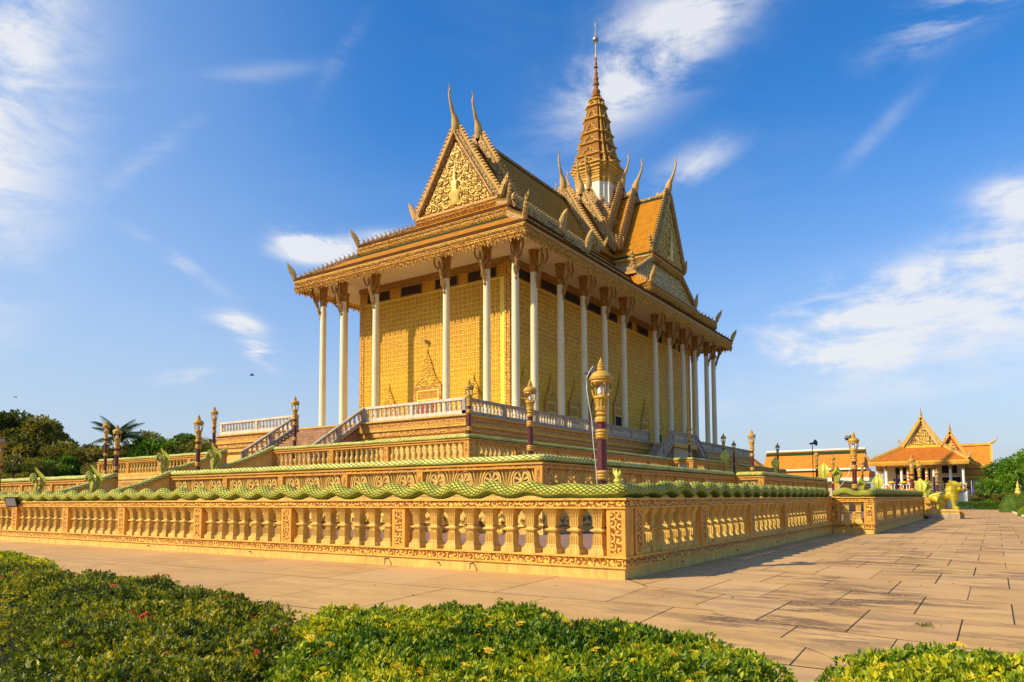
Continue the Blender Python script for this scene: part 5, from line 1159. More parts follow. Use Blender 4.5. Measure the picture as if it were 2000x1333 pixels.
# ------------------------------------------------------------------ background buildings
def gable_wall(x, y, zb, zt_, hf, nm, T_, mat='yellowtrim', rim='ochre', inner='peach'):
    part('gable_field', MB().extr([(x - hf, zb), (x + hf, zb), (x, zt_)], y, y + .2, 'y').mesh('gable_field', mat), T_)
    for s in (-1, 1):
        part('gable_board', MB().beam((x, y - .15, zt_ + .25), (x + s * (hf + .35), y - .15, zb - .1), .55, .45, up=(s * .8, 0, .6)).mesh('gable_board', rim), T_)
        part('gable_inner', MB().beam((x, y - .12, zt_ - .25), (x + s * (hf - .25), y - .12, zb + .05), .1, .28, up=(s * .8, 0, .6)).mesh('gable_inner', inner), T_)
        n = 14
        for i in range(n):
            k = (i + .5) / n; part('flame_leaf', FLAME, T_, (x + s * (hf + .4) * k, y - .15, zt_ + .4 + (zb - zt_ - .3) * k), (0, R(-58) * s, 0 if s < 0 else 0), (.7 * s, .7, .7))
        part('naga_finial', FIN, T_, (x + s * (hf + .3), y - .15, zb - .05), (0, 0, 0 if s > 0 else math.pi), .55)
    part('horn_finial', MB().tube([(x, y, zt_ + .1), (x, y - .1, zt_ + .7), (x, y - .35, zt_ + 1.3), (x, y - .4, zt_ + 1.9)], [.22, .18, .08, .02], 8).mesh('horn_finial', 'crest', True), T_)
PV = thing('pavilion', 'far pavilion with a steep golden gable, orange roof skirt, white columns and dark doorways', 'pavilion')
part('podium', boxes('white', 'podium', (-9.3, 112.6, -.1, 2.9, 124, 2.75)), PV)
part('hall_wall', boxes('peach', 'hall_wall', (-8.0, 116.0, 2.75, 2.1, 124, 7.0)), PV)
for x0, x1, z0, z1 in ((-7.1, -5.0, 2.8, 4.6), (-6.8, -5.2, 5.2, 6.4), (-4.2, -2.0, 2.8, 6.2), (-.4, 2.0, 2.8, 4.7), (-.4, 1.6, 5.3, 6.5)):
    o = part('opening', boxes('dark', 'opening', (x0, 115.9, z0, x1, 116.0, z1)), PV)
    part('opening_frame', boxes('white', 'opening_frame', (x0 - .12, 115.85, z1, x1 + .12, 116.0, z1 + .12)), o)
part('eave_board', boxes('yellowtrim', 'eave_board', (-10.2, 112, 6.95, 3.35, 125, 7.15)), PV)
pf = MB()
for i in range(54): pf.extr([(-10.2 + i * .25, 7.0), (-10.2 + i * .25, 6.6), (-10.075 + i * .25, 6.42), (-9.95 + i * .25, 6.6), (-9.95 + i * .25, 7.0)], 111.95, 112.05, 'y')
part('eave_fringe', pf.mesh('eave_fringe', 'amber'), PV, stuff=True)
part('skirt_roof', MB().loft([[(-10.2, 112, 7.15), (3.35, 112, 7.15), (3.35, 126, 7.15), (-10.2, 126, 7.15)], [(-5.75, 114.6, 9.35), (0.05, 114.6, 9.35), (0.05, 123, 9.35), (-5.75, 123, 9.35)]]).mesh('skirt_roof', 'tile_terra'), PV)
part('main_roof', MB().loft([[(-5.7, y, 9.3), (0.0, y, 9.3), (-2.9, y, 14.0)] for y in (114.9, 126)]).mesh('main_roof', 'tile'), PV)
part('gable_sill', boxes('yellowtrim', 'gable_sill', (-5.8, 114.5, 9.3, .1, 115, 9.65)), PV)
gable_wall(-2.85, 114.7, 9.65, 13.7, 2.35, 'g', PV, 'gold')
for s, xa in ((-1, -5.75), (1, .05)):
    part('hip_board', MB().beam((xa, 114.6, 9.5), (-10.1 if s < 0 else 3.25, 112.05, 7.3), .35, .35).mesh('hip_board', 'ochre'), PV)
    for i in range(15):
        k = (i + .5) / 15; part('flame_leaf', FLAME, PV, (xa + ((-10.1 if s < 0 else 3.25) - xa) * k, 114.6 - 2.55 * k, 9.7 - 2.2 * k), (0, 0, 0 if s > 0 else math.pi), .6)
    part('naga_finial', FIN, PV, (-10.0 if s < 0 else 3.15, 112.1, 7.4), (0, 0, 0 if s > 0 else math.pi), .5)
PC = MB().lathe([(.22, 0), (.22, .2), (.19, .25), (.19, 3.2)], 12).mesh('pavilion_column', 'white', True); PCc = MB().lathe([(.2, 3.1), (.26, 3.3), (.22, 3.45), (.36, 3.95)], 12).mesh('pavilion_capital', 'lampgold')
for x in (-7.75, -5.65, -1.3, .85, 2.5): o = part('column', PC, PV, (x, 113.0, 2.75)); part('capital', PCc, o)
for y in (115, 117, 119, 121): o = part('column', PC, PV, (-9.2, y, 2.75)); part('capital', PCc, o)
for x in (-4.75, -2.25):
    o = part('striped_column', PC, PV, (x, 113.0, 2.75)); part('capital', PCc, o)
    for i in range(6): part('cloth_band', MB().lathe([(.235, 0), (.235, .28)], 12).mesh('cloth_band', 'orangetrim'), o, (0, 0, .15 + i * .52))
part('corner_post', boxes('white', 'corner_post', (2.3, 112.7, -.1, 2.7, 113.1, 2.75)), PV)
part('balcony_rail', boxes('white', 'balcony_rail', (-9.3, 112.4, 2.75, 2.9, 112.6, 2.85), (-9.3, 112.4, 3.55, 2.9, 112.6, 3.68)), PV)
for i in range(30): part('balcony_baluster', cacheD.setdefault('pb', MB().box(-.05, -.05, 0, .05, .05, .7).mesh('balcony_baluster', 'white')), PV, (-9.1 + i * .41, 112.5, 2.85))
for i in range(7):
    x = -9.2 + i * 1.72
    pts = [(x + 1.72 * k / 10, 112.30, 3.35 - .62 * math.sin(math.pi * k / 10)) for k in range(11)]
    o = thing('bunting', 'orange swag of cloth hung along the pavilion balcony', 'bunting', group='orange swags on the pavilion balcony', me=MB().loft([[(a, b_ - .03, c - .22 - .1 * math.sin(math.pi * i_ / 10)), (a, b_ + .03, c - .22), (a, b_ + .03, c), (a, b_ - .03, c)] for i_, (a, b_, c) in enumerate(pts)]).mesh('bunting', 'orangetrim'))
for i in range(6):
    thing('flower_box', 'yellow flower arrangement on the pavilion balcony', 'flowers', (-7.0 + i * 1.6, 112.5, 3.7), 0, 'flower arrangements on the pavilion balcony', me=cacheD.setdefault('fb', MB().lathe([(.3, 0), (.42, .15), (.35, .35), (.1, .42)], 8, sx=1.3).mesh('flower_box', 'yellowtrim')))
# second gable and long tiled roofs behind
PH = thing('rear_hall', 'orange tiled hall behind the pavilion, with a red and gold gable', 'hall')
part('cross_roof', MB().loft([[(-1.6, y, 7.6), (2.6, y, 7.6), (.65, y, 11.8)] for y in (121, 136)]).mesh('cross_roof', 'tile'), PH)
gable_wall(.65, 120.8, 8.0, 11.7, 1.9, 'h', PH, 'gold', 'ochre', 'red')
part('roof_slope', MB().loft([[(x, 131, 6.4), (x, 139, 6.4), (x, 135, 10.65)] for x in (-3, 6.0)]).mesh('roof_slope', 'tile_pale'), PH)
part('roof_border', MB().box(-3, 134.6, 10.5, 6.1, 134.9, 10.9).mesh('roof_border', 'ochre'), PH); part('roof_end', MB().beam((6.05, 131, 6.3), (6.05, 135, 10.7), .3, .4).mesh('roof_end', 'ochre'), PH)
part('horn_finial', MB().tube([(5.8, 134.8, 10.8), (6.3, 134.8, 11.0), (6.8, 134.8, 11.4), (7.0, 134.8, 12.1)], [.2, .22, .1, .02], 8).mesh('horn_finial', 'ochre', True), PH)
part('lower_slope', MB().loft([[(x, 129.5, 5.2), (x, 139, 5.2), (x, 139, 6.3), (x, 131, 6.3)] for x in (-3, 7)]).mesh('lower_slope', 'tile_pale'), PH)
part('yellow_band', boxes('yellowtrim', 'yellow_band', (-3, 129.3, 4.7, 7, 139, 5.15), (-3, 129.0, 3.3, 7, 139, 4.0)), PH)
part('hall_body', boxes('peach', 'hall_body', (-3, 129.6, -.1, 7, 138.8, 3.3), (-3, 129.7, 4.0, 7, 138.8, 4.7)), PH)
part('hip_wing', MB().beam((3.0, 126, 7.6), (7.6, 126, 5.3), .5, .5).mesh('hip_wing', 'ochre'), PH)
LH = thing('long_hall', 'long low hall with a bright orange tiled roof, green ridge line and white fascia', 'hall')
part('roof_slope', MB().loft([[(x, 131.5, 7.1), (x, 138.5, 7.1), (x, 135, 10.8)] for x in (-31.5, -13.5)]).mesh('roof_slope', 'tile_pale'), LH)
part('ridge_trim', boxes('white', 'ridge_trim', (-31.5, 134.6, 10.65, -13.5, 135.2, 11.0)), LH); part('ridge_green', MB().add([(-31.5, 134.05, 9.87), (-13.5, 134.05, 9.87), (-13.5, 134.62, 10.47), (-31.5, 134.62, 10.47)], [(0, 1, 2, 3)]).mesh('ridge_green', 'tile_green'), LH)
part('eave_trim', boxes('white', 'eave_trim', (-31.8, 131.2, 6.75, -13.2, 138.8, 7.1)), LH); part('eave_green', boxes('tile_green', 'eave_green', (-31.8, 131.1, 6.55, -13.2, 138.8, 6.74)), LH)
part('lower_slope', MB().loft([[(x, 129.8, 5.3), (x, 139, 5.3), (x, 138.5, 6.5), (x, 131.4, 6.5)] for x in (-32.5, -12.5)]).mesh('lower_slope', 'tile_pale'), LH)
part('fascia', boxes('white', 'fascia', (-32.6, 129.7, 4.6, -12.4, 139, 5.28)), LH); part('hall_body', boxes('peach', 'hall_body', (-31, 131, -.1, -14, 138, 4.6)), LH)
DH = thing('dull_hall', 'dull brown roofed hall end at the left of the long orange roof', 'hall')
part('roof_slope', MB().loft([[(-44, 124, 6.5), (-30.5, 130, 6.5), (-30.5, 137, 6.5), (-44, 137, 6.5)], [(-42, 132, 11.2), (-34.5, 132, 10.3), (-34.5, 133, 10.3), (-42, 133, 11.2)]]).mesh('roof_slope', 'tile'), DH)
part('hall_body', boxes('peach', 'hall_body', (-43, 126, -.1, -32, 136, 6.6)), DH)
# loudspeaker mast
sm = thing('speaker_mast', 'thin dark mast with a grey horn loudspeaker, before the orange roof', 'mast', (-11.3, 76, Z1 - .2), 0)
part('mast', MB().tube([(0, 0, 0), (0, 0, 6.4)], .045, 8).mesh('mast', 'black'), sm); part('horn', MB().tube([(-.25, 0, 6.35), (.05, -.1, 6.4), (.25, -.15, 6.42), (.42, -.22, 6.45)], [.12, .08, .2, .38], 14).mesh('horn', 'black', True), sm)
def flag(x, y, z, h, cols, lb):
    t = thing('flag', lb, 'flag', (x, y, z)); part('flagpole', MB().tube([(0, 0, -1.5), (0, 0, h + .3)], .03, 6).mesh('flagpole', 'white'), t)
    for i, c in enumerate(cols):
        n = len(cols); part('stripe', MB().loft([[(.03 + .28 * (i + a) / n, .06 * math.sin(k * 1.1) + .05 * a, h * (1 - k / 8)) for a in (0, 1)] + [(.03 + .28 * (i + a) / n, .02 + .06 * math.sin(k * 1.1) + .05 * a, h * (1 - k / 8)) for a in (1, 0)] for k in range(9)]).mesh('stripe', c), t)
flag(-5.6, 104, 2.2, 2.6, ['purple', 'red'], 'drooping red and blue flag before the pavilion balcony, left'); flag(-1.2, 108, 1.8, 2.8, ['yellowtrim', 'red', 'purple'], 'drooping striped flag behind the lion'); flag(3.6, 106, 1.2, 2.4, ['purple'], 'purple flag at the right corner of the pavilion')

# ------------------------------------------------------------------ foliage
def leaves_mesh(name, P, Nn, size, mat, tint, ratio=0.45):
    """P points, Nn directions the leaves point to; one folded four-cornered leaf each"""
    n = len(P); d = Nn / np.linalg.norm(Nn, axis=1, keepdims=True)
    rv = rng.normal(size=(n, 3)); s = np.cross(d, rv); s /= np.linalg.norm(s, axis=1, keepdims=True)
    u = np.cross(s, d); L_ = (size * rng.uniform(.7, 1.25, n))[:, None]; W_ = L_ * ratio / 2 * rng.uniform(.8, 1.25, n)[:, None]
    V = np.empty((n, 4, 3)); V[:, 0] = P; V[:, 1] = P + d * L_ * .5 + s * W_ + u * L_ * .10; V[:, 2] = P + d * L_ - u * L_ * .12; V[:, 3] = P + d * L_ * .5 - s * W_ + u * L_ * .10
    me = bpy.data.meshes.new(name); me.vertices.add(n * 4); me.vertices.foreach_set('co', V.reshape(-1))
    base_ = np.arange(n) * 4; tri = np.stack([base_, base_ + 1, base_ + 2, base_, base_ + 2, base_ + 3], 1).reshape(-1)
    me.loops.add(n * 6); me.loops.foreach_set('vertex_index', tri.astype(np.int32))
    me.polygons.add(n * 2); me.polygons.foreach_set('loop_start', np.arange(0, n * 6, 3, dtype=np.int32))
    at = me.attributes.new('tint', 'FLOAT', 'POINT'); at.data.foreach_set('value', np.repeat(tint, 4).astype(np.float32))
    me.materials.append(M[mat]); me.update(calc_edges=True); return me
def nz2(x, y, s=0.0):
    return (np.sin(x * 2.1 + s) * np.cos(y * 2.7 + s * 2) + .6 * np.sin(x * 4.7 - y * 3.9 + s) + .4 * np.cos(x * 9.1 + y * 8.3 + s * 3)) / 2
def poly_d(poly, X, Y):
    P = np.array(poly); inside = np.zeros(len(X), bool); dist = np.full(len(X), 1e9)
    for i in range(len(P)):
        a, c = P[i], P[(i + 1) % len(P)]
        cond = ((a[1] > Y) != (c[1] > Y)) & (X < (c[0] - a[0]) * (Y - a[1]) / (c[1] - a[1] + 1e-12) + a[0]); inside ^= cond
        e = c - a; t = np.clip(((X - a[0]) * e[0] + (Y - a[1]) * e[1]) / (e @ e), 0, 1); dist = np.minimum(dist, np.hypot(X - a[0] - t * e[0], Y - a[1] - t * e[1]))
    return inside, dist
def hedge(label, poly, H, n_cl, mat, size, flower, nfl, tmean, seed, per=7):
    global rng
    rng = np.random.default_rng(seed); P = np.array(poly); lo, hi = P.min(0), P.max(0)
    def sample(n):
        X = rng.uniform(lo[0], hi[0], n * 4); Y = rng.uniform(lo[1], hi[1], n * 4); ins, d = poly_d(poly, X, Y)
        X, Y, d = X[ins][:n], Y[ins][:n], d[ins][:n]
        S = H * (.50 + .50 * np.sqrt(1 - (1 - np.clip(d / .42, 0, 1)) ** 2)) + .085 * nz2(X, Y, seed) + .06 * nz2(X * 2.7, Y * 2.7, seed + 1); return X, Y, d, S
    X, Y, d, S = sample(int(n_cl * 2.0)); 
    # thin out by weight: the edge band stands for the side
    edge = d < .20; Z = np.where(edge, rng.uniform(0, 1, len(X)) ** .75 * S + .03, S - np.abs(rng.normal(0, .085, len(X))))
    tm = tmean + .30 * nz2(X * .8, Y * .8, seed + 2) + rng.normal(0, .16, len(X))
    e = .02; _, dx = poly_d(poly, X + e, Y); _, dy = poly_d(poly, X, Y + e); gx, gy = -(dx - d) / e, -(dy - d) / e
    k = np.exp(-d / .16); Nx, Ny, Nz = gx * k, gy * k, 1 - .75 * k
    C3 = np.stack([X, Y, Z], 1); Nn = np.stack([Nx, Ny, Nz], 1); m_ = len(X)
    Pp = np.repeat(C3, per, 0) + rng.normal(0, size * .16, (m_ * per, 3)); Dd = np.repeat(Nn, per, 0) * .75 + rng.normal(0, .62, (m_ * per, 3))
    t = thing('hedge', label, 'hedge')
    part('foliage', leaves_mesh('hedge_leaves', Pp, Dd, size, mat, np.repeat(tm, per) + rng.normal(0, .07, m_ * per)), t, stuff=True)
    def inset(g):
        out = []; A = sum(poly[i][0] * poly[(i + 1) % len(poly)][1] - poly[(i + 1) % len(poly)][0] * poly[i][1] for i in range(len(poly))); sg = 1 if A > 0 else -1
        for i in range(len(poly)):
            a, c, e_ = Vector(poly[i - 1]), Vector(poly[i]), Vector(poly[(i + 1) % len(poly)]); d1, d2 = (c - a).normalized(), (e_ - c).normalized()
            nn = Vector((-(d1.y + d2.y), d1.x + d2.x)).normalized() * sg; out.append((c.x + nn.x * g, c.y + nn.y * g))
        return out
    part('shade_core', MB().loft([[(x, y, z) for x, y in inset(g)] for g, z in ((.18, -.06), (.17, H * .42), (.36, H * .64))]).mesh('hedge_core', 'hedgecore'), t)  # near-black filler body, stands in for the shade between the leaves
    # bare twigs showing in the thin places
    tw_ = MB(); idx = rng.choice(np.where(d < .35)[0], 150, replace=False)
    for i in idx:
        p = C3[i]; q = p + np.array([rng.normal(0, .10), rng.normal(0, .10), .03]); tw_.tube([tuple(p - np.array([0, 0, .25])), tuple((p + q) / 2 - np.array([0, 0, .08])), tuple(q)], [.007, .005, .003], 4)
    part('twigs', tw_.mesh('twigs', 'twig'), t, stuff=True)
    sel = rng.choice(np.where(d > .08)[0], nfl, replace=False)
    for i in sel:
        part('flower_cluster', FLW[flower][int(rng.integers(0, 3))], t, (X[i], Y[i], (Z if edge[i] else S)[i] + .03), (rng.normal(0, .3), rng.normal(0, .3), rng.uniform(0, 6)), float(rng.uniform(.55, .95)))
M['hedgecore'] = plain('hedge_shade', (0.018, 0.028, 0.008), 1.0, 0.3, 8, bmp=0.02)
M['twig'] = plain('grey_twigs', (0.22, 0.17, 0.12), 0.8, 0.3, 8, bmp=0)
FLW = {}
for key, mt in (('y', 'flower_y'), ('r', 'flower_r')):
    FLW[key] = []
    for v in range(3):
        rr = random.Random(v + 3); m = MB()
        for i in range(16):
            a = rr.uniform(0, 6.28); r = .034 * math.sqrt(rr.random()); x, y, z = r * math.cos(a), r * math.sin(a), .016 * (1 - (r / .034) ** 2) + rr.uniform(0, .008)
            for kk in range(4):
                b_ = a + kk * math.pi / 2; c, s = math.cos(b_), math.sin(b_); l = .014; m.add([(x, y, z), (x + c * l * .6 - s * .004, y + s * l * .6 + c * .004, z + .003), (x + c * l, y + s * l, z), (x + c * l * .6 + s * .004, y + s * l * .6 - c * .004, z + .003)], [(0, 1, 2, 3)])
        FLW[key].append(m.mesh('flower_cluster', mt))
hedge('dark olive hedge with red flowers, filling the lower left', [(-15, -8.3), (-11, -8.45), (-6.3, -8.65), (-4.2, -8.85), (-1.6, -8.8), (.2, -9.0), (1.1, -9.2), (1.85, -9.55), (2.75, -10.35), (3.3, -11.2), (3.3, -12.3), (2.6, -12.3), (1.2, -11.5), (0.0, -10.75), (-1.3, -10.28), (-2.2, -10.18), (-5, -10.15), (-9, -10.2), (-15, -10.3)], .80, 30000, 'leaf_olive', .037, 'r', 60, .42, 1, per=5)
hedge('bright green hedge with yellow flowers at the bottom centre', [(1.6, -9.3), (2.2, -8.78), (2.96, -8.5), (3.7, -8.5), (4.33, -8.66), (4.95, -8.92), (5.38, -9.25), (5.52, -9.9), (5.6, -11.2), (5.1, -12.3), (3.6, -12.4), (3.3, -11.3), (2.5, -10.5), (1.7, -9.85)], .80, 20000, 'leaf_hedge', .037, 'y', 95, .5, 2, per=6)
hedge('bright green hedge in the lower right corner', [(5.36, -9.9), (5.42, -9.5), (5.68, -9.05), (6.1, -8.75), (6.5, -8.7), (7.2, -8.8), (8.2, -9.3), (8.4, -10.6), (7, -11.3), (5.75, -11.3)], .90, 13000, 'leaf_hedge', .037, 'y', 26, .55, 3, per=6)
hedge('small bright green hedge at the left edge, nearer the balustrade', [(-17, -7.8), (-17, -6.6), (-11, -6.7), (-8.2, -7.0), (-6.9, -7.5), (-7.2, -8.0), (-10, -8.1)], .62, 7000, 'leaf_hedge', .05, 'y', 10, .6, 4, per=6)
thing('kerb', 'pale stone kerb in the lower left corner before the olive hedge', 'kerb', me=MB().loft([[(-9, -10.6, -.05), (-9, -10.45, -.05), (-9, -10.45, .08), (-9, -10.6, .08)], [(-1.5, -10.52, -.05), (-1.45, -10.37, -.05), (-1.45, -10.37, .08), (-1.5, -10.52, .08)], [(-.2, -11.0, -.05), (-.1, -10.88, -.05), (-.1, -10.88, .08), (-.2, -11.0, .08)], [(1.0, -11.8, -.05), (1.1, -11.68, -.05), (1.1, -11.68, .08), (1.0, -11.8, .08)]]).mesh('kerb', 'sand'))
thing('weed_tuft', 'tiny green weed growing in a paving joint at the right', 'plant', (5.45, -2.75, 0), me=leaves_mesh('weed', np.random.default_rng(3).normal(0, .05, (60, 3)) * np.array([1, 1, 0]), np.random.default_rng(4).normal(0, .5, (60, 3)) + np.array([0, 0, .8]), .055, 'leaf_tree', np.full(60, .6), .15))

def tree_mesh(seed, H, Rr, n_blob, per, leaf, mat, flat=.75, lift=.35):
    global rng
    rng = np.random.default_rng(seed); Bc = []; 
    for i in range(n_blob):
        a = rng.uniform(0, 2 * math.pi); r = Rr * math.sqrt(rng.uniform(0, 1)) * .85; top = math.sqrt(max(0, 1 - (r / Rr) ** 2))
        z = H * lift + (H * (1 - lift)) * (top * rng.uniform(.12, .93)); Bc.append((r * math.cos(a), r * math.sin(a), z, Rr * rng.uniform(.16, .34)))
    Pp = []; Dd = []; Tt = []
    for x, y, z, r in Bc:
        v = rng.normal(size=(per, 3)); v /= np.linalg.norm(v, axis=1, keepdims=True); rad = r * rng.uniform(.55, 1.08, (per, 1)) ** .7
        p = v * rad * np.array([1, 1, flat]) + np.array([x, y, z]); Pp.append(p); Dd.append(v + rng.normal(0, .6, (per, 3)) + np.array([0, 0, .15])); Tt.append(np.full(per, rng.uniform(.2, .8)) + rng.normal(0, .1, per))
    crown = leaves_mesh('crown', np.concatenate(Pp), np.concatenate(Dd), leaf, mat, np.concatenate(Tt), .7)
    m = MB(); m.tube([(0, 0, -.3), (.1, 0, H * .25), (.0, .1, H * .5), (.1, 0, H * .75)], [.035 * H, .028 * H, .018 * H, .006 * H], 7)
    for x, y, z, r in Bc[:14]: m.tube([(.05, 0, H * .3), (x * .5, y * .5, (z + H * .3) / 2), (x, y, z)], [.012 * H, .008 * H, .003 * H], 5)
    return crown, m.mesh('trunk', 'bark')
TM = [tree_mesh(11, 14, 6.5, 46, 420, .42, 'leaf_tree'), tree_mesh(12, 12, 7.5, 50, 420, .42, 'leaf_tree'), tree_mesh(13, 11, 5.5, 40, 420, .40, 'leaf_tree_b'), tree_mesh(14, 15, 6.0, 44, 420, .42, 'leaf_tree')]
FW = [(-113, 32.4, 0, 1.2, 'tallest broad dark tree at the left edge'), (-109.8, 34.5, 3, 1.02, 'tall dark tree second from the left edge'), (-107.8, 35.5, 1, 1.12, 'dark tree with a ragged top left of the palm'), (-101, 33.5, 2, .78, 'fresh green tree low at the left edge'),
      (-106, 37.1, 0, .98, 'broad olive tree left of the first far lamp post'), (-103, 40, 1, 1.05, 'olive tree directly left of the palm'), (-97.5, 43.5, 3, .80, 'dark tree just right of the palm'), (-95.6, 45, 1, .96, 'dark low tree between the palm and the lamp posts'),
      (-93.8, 45.8, 2, 1.12, 'fresh green tree left of the lamp post by the upper hood'), (-91, 47.5, 0, .82, 'dark tree behind the lamp post before the far white balustrade'), (-88.4, 49.6, 1, .98, 'dark round tree left of the far white balustrade'), (-95, 37.5, 1, .62, 'low dark tree before the palm'),
      (-101, 29, 1, .7, 'low dark tree in front at far left'), (-91, 42, 0, .56, 'low olive tree under the palm crown at right'), (-85.5, 51, 3, .60, 'small dark tree near the lamp post right of the two hoods'), (-118, 33, 3, 1.15, 'dark tree rising behind the others at left'), (-82, 56, 2, .8, 'small tree half hidden by the terrace'), (-120, 44, 1, 1.1, 'distant dark tree between the left trees and the palm')]
first_t = {}
def place_tree(lb, x, y, k, s, rz=0.0, group='trees beyond the terraces at left'):
    o = thing('tree', lb, 'tree', (x, y, -.1), rz, group, scl=s); part('crown', TM[k][0], o); part('trunk', TM[k][1], o); return o
for i, (x, y, k, s, lb) in enumerate(FW): place_tree(lb, x, y, k, s * ({0: .93, 1: .90, 2: .80, 4: .82, 5: .86, 15: .86, 17: .9}.get(i, 1.0)), i * 1.3)
structure('far_wood', leaves_mesh('far_wood', np.stack([rng.uniform(-175, -80, 26000), rng.uniform(40, 62, 26000), 8.2 * rng.uniform(0, 1, 26000) ** .6], 1), rng.normal(size=(26000, 3)), .6, 'leaf_tree', rng.uniform(.1, .6, 26000), .7))['kind'] = 'stuff'
# palm
pm = thing('palm_tree', 'palm tree with drooping fronds above the dark trees', 'palm', (-94.6, 38.6, -2.3), 0.5, scl=1.12)
part('trunk', MB().tube([(0, 0, -.2), (.3, 0, 4), (.2, .1, 8), (0, 0, 11.2)], [.3, .22, .18, .2], 8).mesh('trunk', 'bark'), pm)
rp = random.Random(2)
for i in range(19):
    a = 2 * math.pi * i / 19 + rp.uniform(-.1, .1); up = rp.uniform(.25, 1.35); Ln = rp.uniform(3.3, 4.3); pth = []; fr = MB()
    for k in range(9):
        t = k / 8; r = Ln * t * math.cos(up * (1 - t * .4)) ; z = 11.2 + Ln * (math.sin(up) * t - .55 * t * t * (1.3 - up * .5)); pth.append(Vector((r * math.cos(a), r * math.sin(a), z)))
    fr.tube(pth, [.05 - .005 * k for k in range(9)], 4); sd = Vector((-math.sin(a), math.cos(a), 0))
    for k in range(26):
        t = (k + 1) / 27; f = t * 8; j = min(7, int(f)); p = pth[j].lerp(pth[j + 1], f - j); tg = (pth[j + 1] - pth[j]).normalized(); l = 1.0 * math.sin(math.pi * min(1, t * .85 + .15)) + .15
        for s in (-1, 1):
            q = p + sd * s * l * .75 + tg * l * .5 + Vector((0, 0, -l * .45)); w_ = tg * .07
            fr.add([p - w_, p + w_, q + Vector((0, 0, -.02))], [(0, 1, 2)])
    part('frond', fr.mesh('frond', 'leaf_palm'), pm)
# right side garden
TM.append(tree_mesh(21, 9, 6.0, 60, 520, .30, 'leaf_tree_b', .8, .12))
o = place_tree('large fresh green tree at the right edge beside the pavilion', 9.6, 102, 4, .86, 0.4, 'garden trees at right'); o2 = place_tree('smaller green tree behind the large one at the right edge', 14.5, 108, 4, .9, 2.2, 'garden trees at right')
place_tree('dark shrubby tree at the foot of the pavilion corner', 5.0, 104, 1, .24, 1.0, 'garden trees at right'); place_tree('low dark shrub under the large tree', 7.6, 98, 1, .22, 2.0, 'garden trees at right')
place_tree('tree behind the right garden, out at the edge', 22, 112, 4, 1.0, 1.2, 'garden trees at right')
rng = np.random.default_rng(9)
n = 5200; thing('low_hedge', 'low clipped hedge closing the far end of the paved walk', 'hedge', me=leaves_mesh('low_hedge', np.stack([rng.uniform(2.2, 7.0, n), rng.uniform(94.3, 95.5, n), rng.uniform(0, 1, n) ** .5 * 1.0], 1), rng.normal(size=(n, 3)), .13, 'leaf_tree_b', rng.uniform(.1, .5, n), .6))
def topiary(x, y, rx, rz_, lb, seed, z0=0.0, mat='leaf_hedge', leaf=.09, tn=.35):
    g = np.random.default_rng(seed); n = 5200; v = g.normal(size=(n, 3)); v /= np.linalg.norm(v, axis=1, keepdims=True); v = v[v[:, 2] > -.25]
    t = thing('topiary', lb, 'topiary', (x, y, z0)); 
    part('foliage', leaves_mesh('topiary_leaves', v * np.array([rx, rx, rz_]) * g.uniform(.94, 1.02, (len(v), 1)), v + g.normal(0, .5, (len(v), 3)), leaf, mat, np.clip(g.normal(tn, .12, len(v)), 0, 1), .55), t, stuff=True)
    part('core', MB().lathe([(rx * .93 * math.cos(a), rz_ * .93 * math.sin(a)) for a in [(-.4 + i * .24) for i in range(9)]], 14).mesh('topiary_core', 'topiary', True), t)
topiary(7.75, 77.5, 1.15, 2.0, 'large clipped dome shrub at the end of the walk, right side', 31)
topiary(8.9, 70, .9, 1.1, 'clipped ball shrub cut by the right edge, above the low yellowish one', 32, 1.1); topiary(8.75, 60.5, .95, .85, 'low yellowish clipped shrub by the kerb at the right edge', 33, .05, tn=.62)
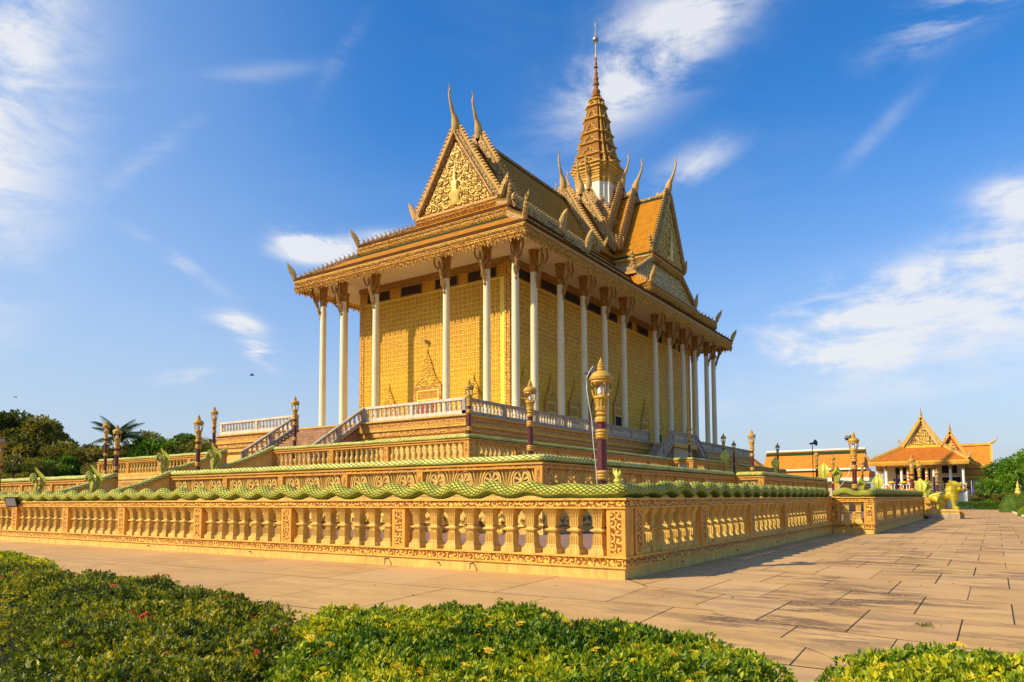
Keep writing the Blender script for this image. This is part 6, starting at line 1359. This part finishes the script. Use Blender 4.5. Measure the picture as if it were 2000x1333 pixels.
topiary(8.95, 54.5, .7, .55, 'lowest clipped shrub nearest the camera at the right edge', 34, .0, tn=.55); topiary(5.6, 97.5, .75, 1.3, 'small round bush behind the low hedge beside the walk', 35)

thing('garden_kerb', 'pale kerb line between the walk and the clipped shrubs', 'kerb', me=MB().loft([[(x, y, -.05), (x + .14, y, -.05), (x + .14, y, .12), (x, y, .12)] for x, y in ((8.03, 8), (8.08, 57), (7.55, 82), (7.1, 95.5))]).mesh('garden_kerb', 'white'))
structure('flower_bed', boxes('soil', 'flower_bed', (8.1, -9, -.069, 40, 140, -.01)))
gs = thing('small_stupa', 'little golden stupa finial above the clipped dome shrub', 'stupa', (8.4, 84, .0)); part('stupa_body', MB().lathe([(.5, 0), (.5, 1.2), (.42, 1.3), (.45, 1.7), (.3, 1.85), (.36, 2.1), (.2, 2.25), (.26, 2.45), (.13, 2.6), (.15, 2.8), (.02, 3.4)], 14).mesh('stupa_body', 'gilt', True), gs)
g_ = np.random.default_rng(77); n = 90
structure('fallen_leaves', leaves_mesh('fallen_leaves', np.stack([g_.uniform(-14, 8, n), g_.uniform(-8, 9, n) * 1.0, np.full(n, .006)], 1)[:], np.stack([g_.normal(size=n), g_.normal(size=n), np.full(n, .05)], 1), .05, 'leaf_tree', g_.uniform(.3, 1, n), .5))['kind'] = 'stuff'
# birds
def bird(x, y, z, s, lb, rz):
    m = MB().tube([(-.18, 0, 0), (-.05, 0, 0), (.1, 0, .01), (.2, 0, .02)], [.015, .05, .045, .01], 6)
    for q in (-1, 1): m.loft([[(-.03, 0, .02), (.08, 0, .02), (.08, 0, .03), (-.03, 0, .03)], [(-.06, q * .18, .10), (.04, q * .18, .10), (.04, q * .18, .11), (-.06, q * .18, .11)], [(-.12, q * .36, .04), (-.08, q * .36, .04), (-.08, q * .36, .045), (-.12, q * .36, .045)]])
    thing('bird', lb, 'bird', (x, y, z), rz, 'birds in flight', me=m.mesh('bird', 'bird'), scl=s)
M['bird'] = bird_mat()
bird(-32.14, 14.56, 9.49, .8, 'small bird flying in the sky left of the temple columns', 1.0); bird(-44.5, 6.36, 8.19, .5, 'tiny bird flying above the left trees', 2.0)
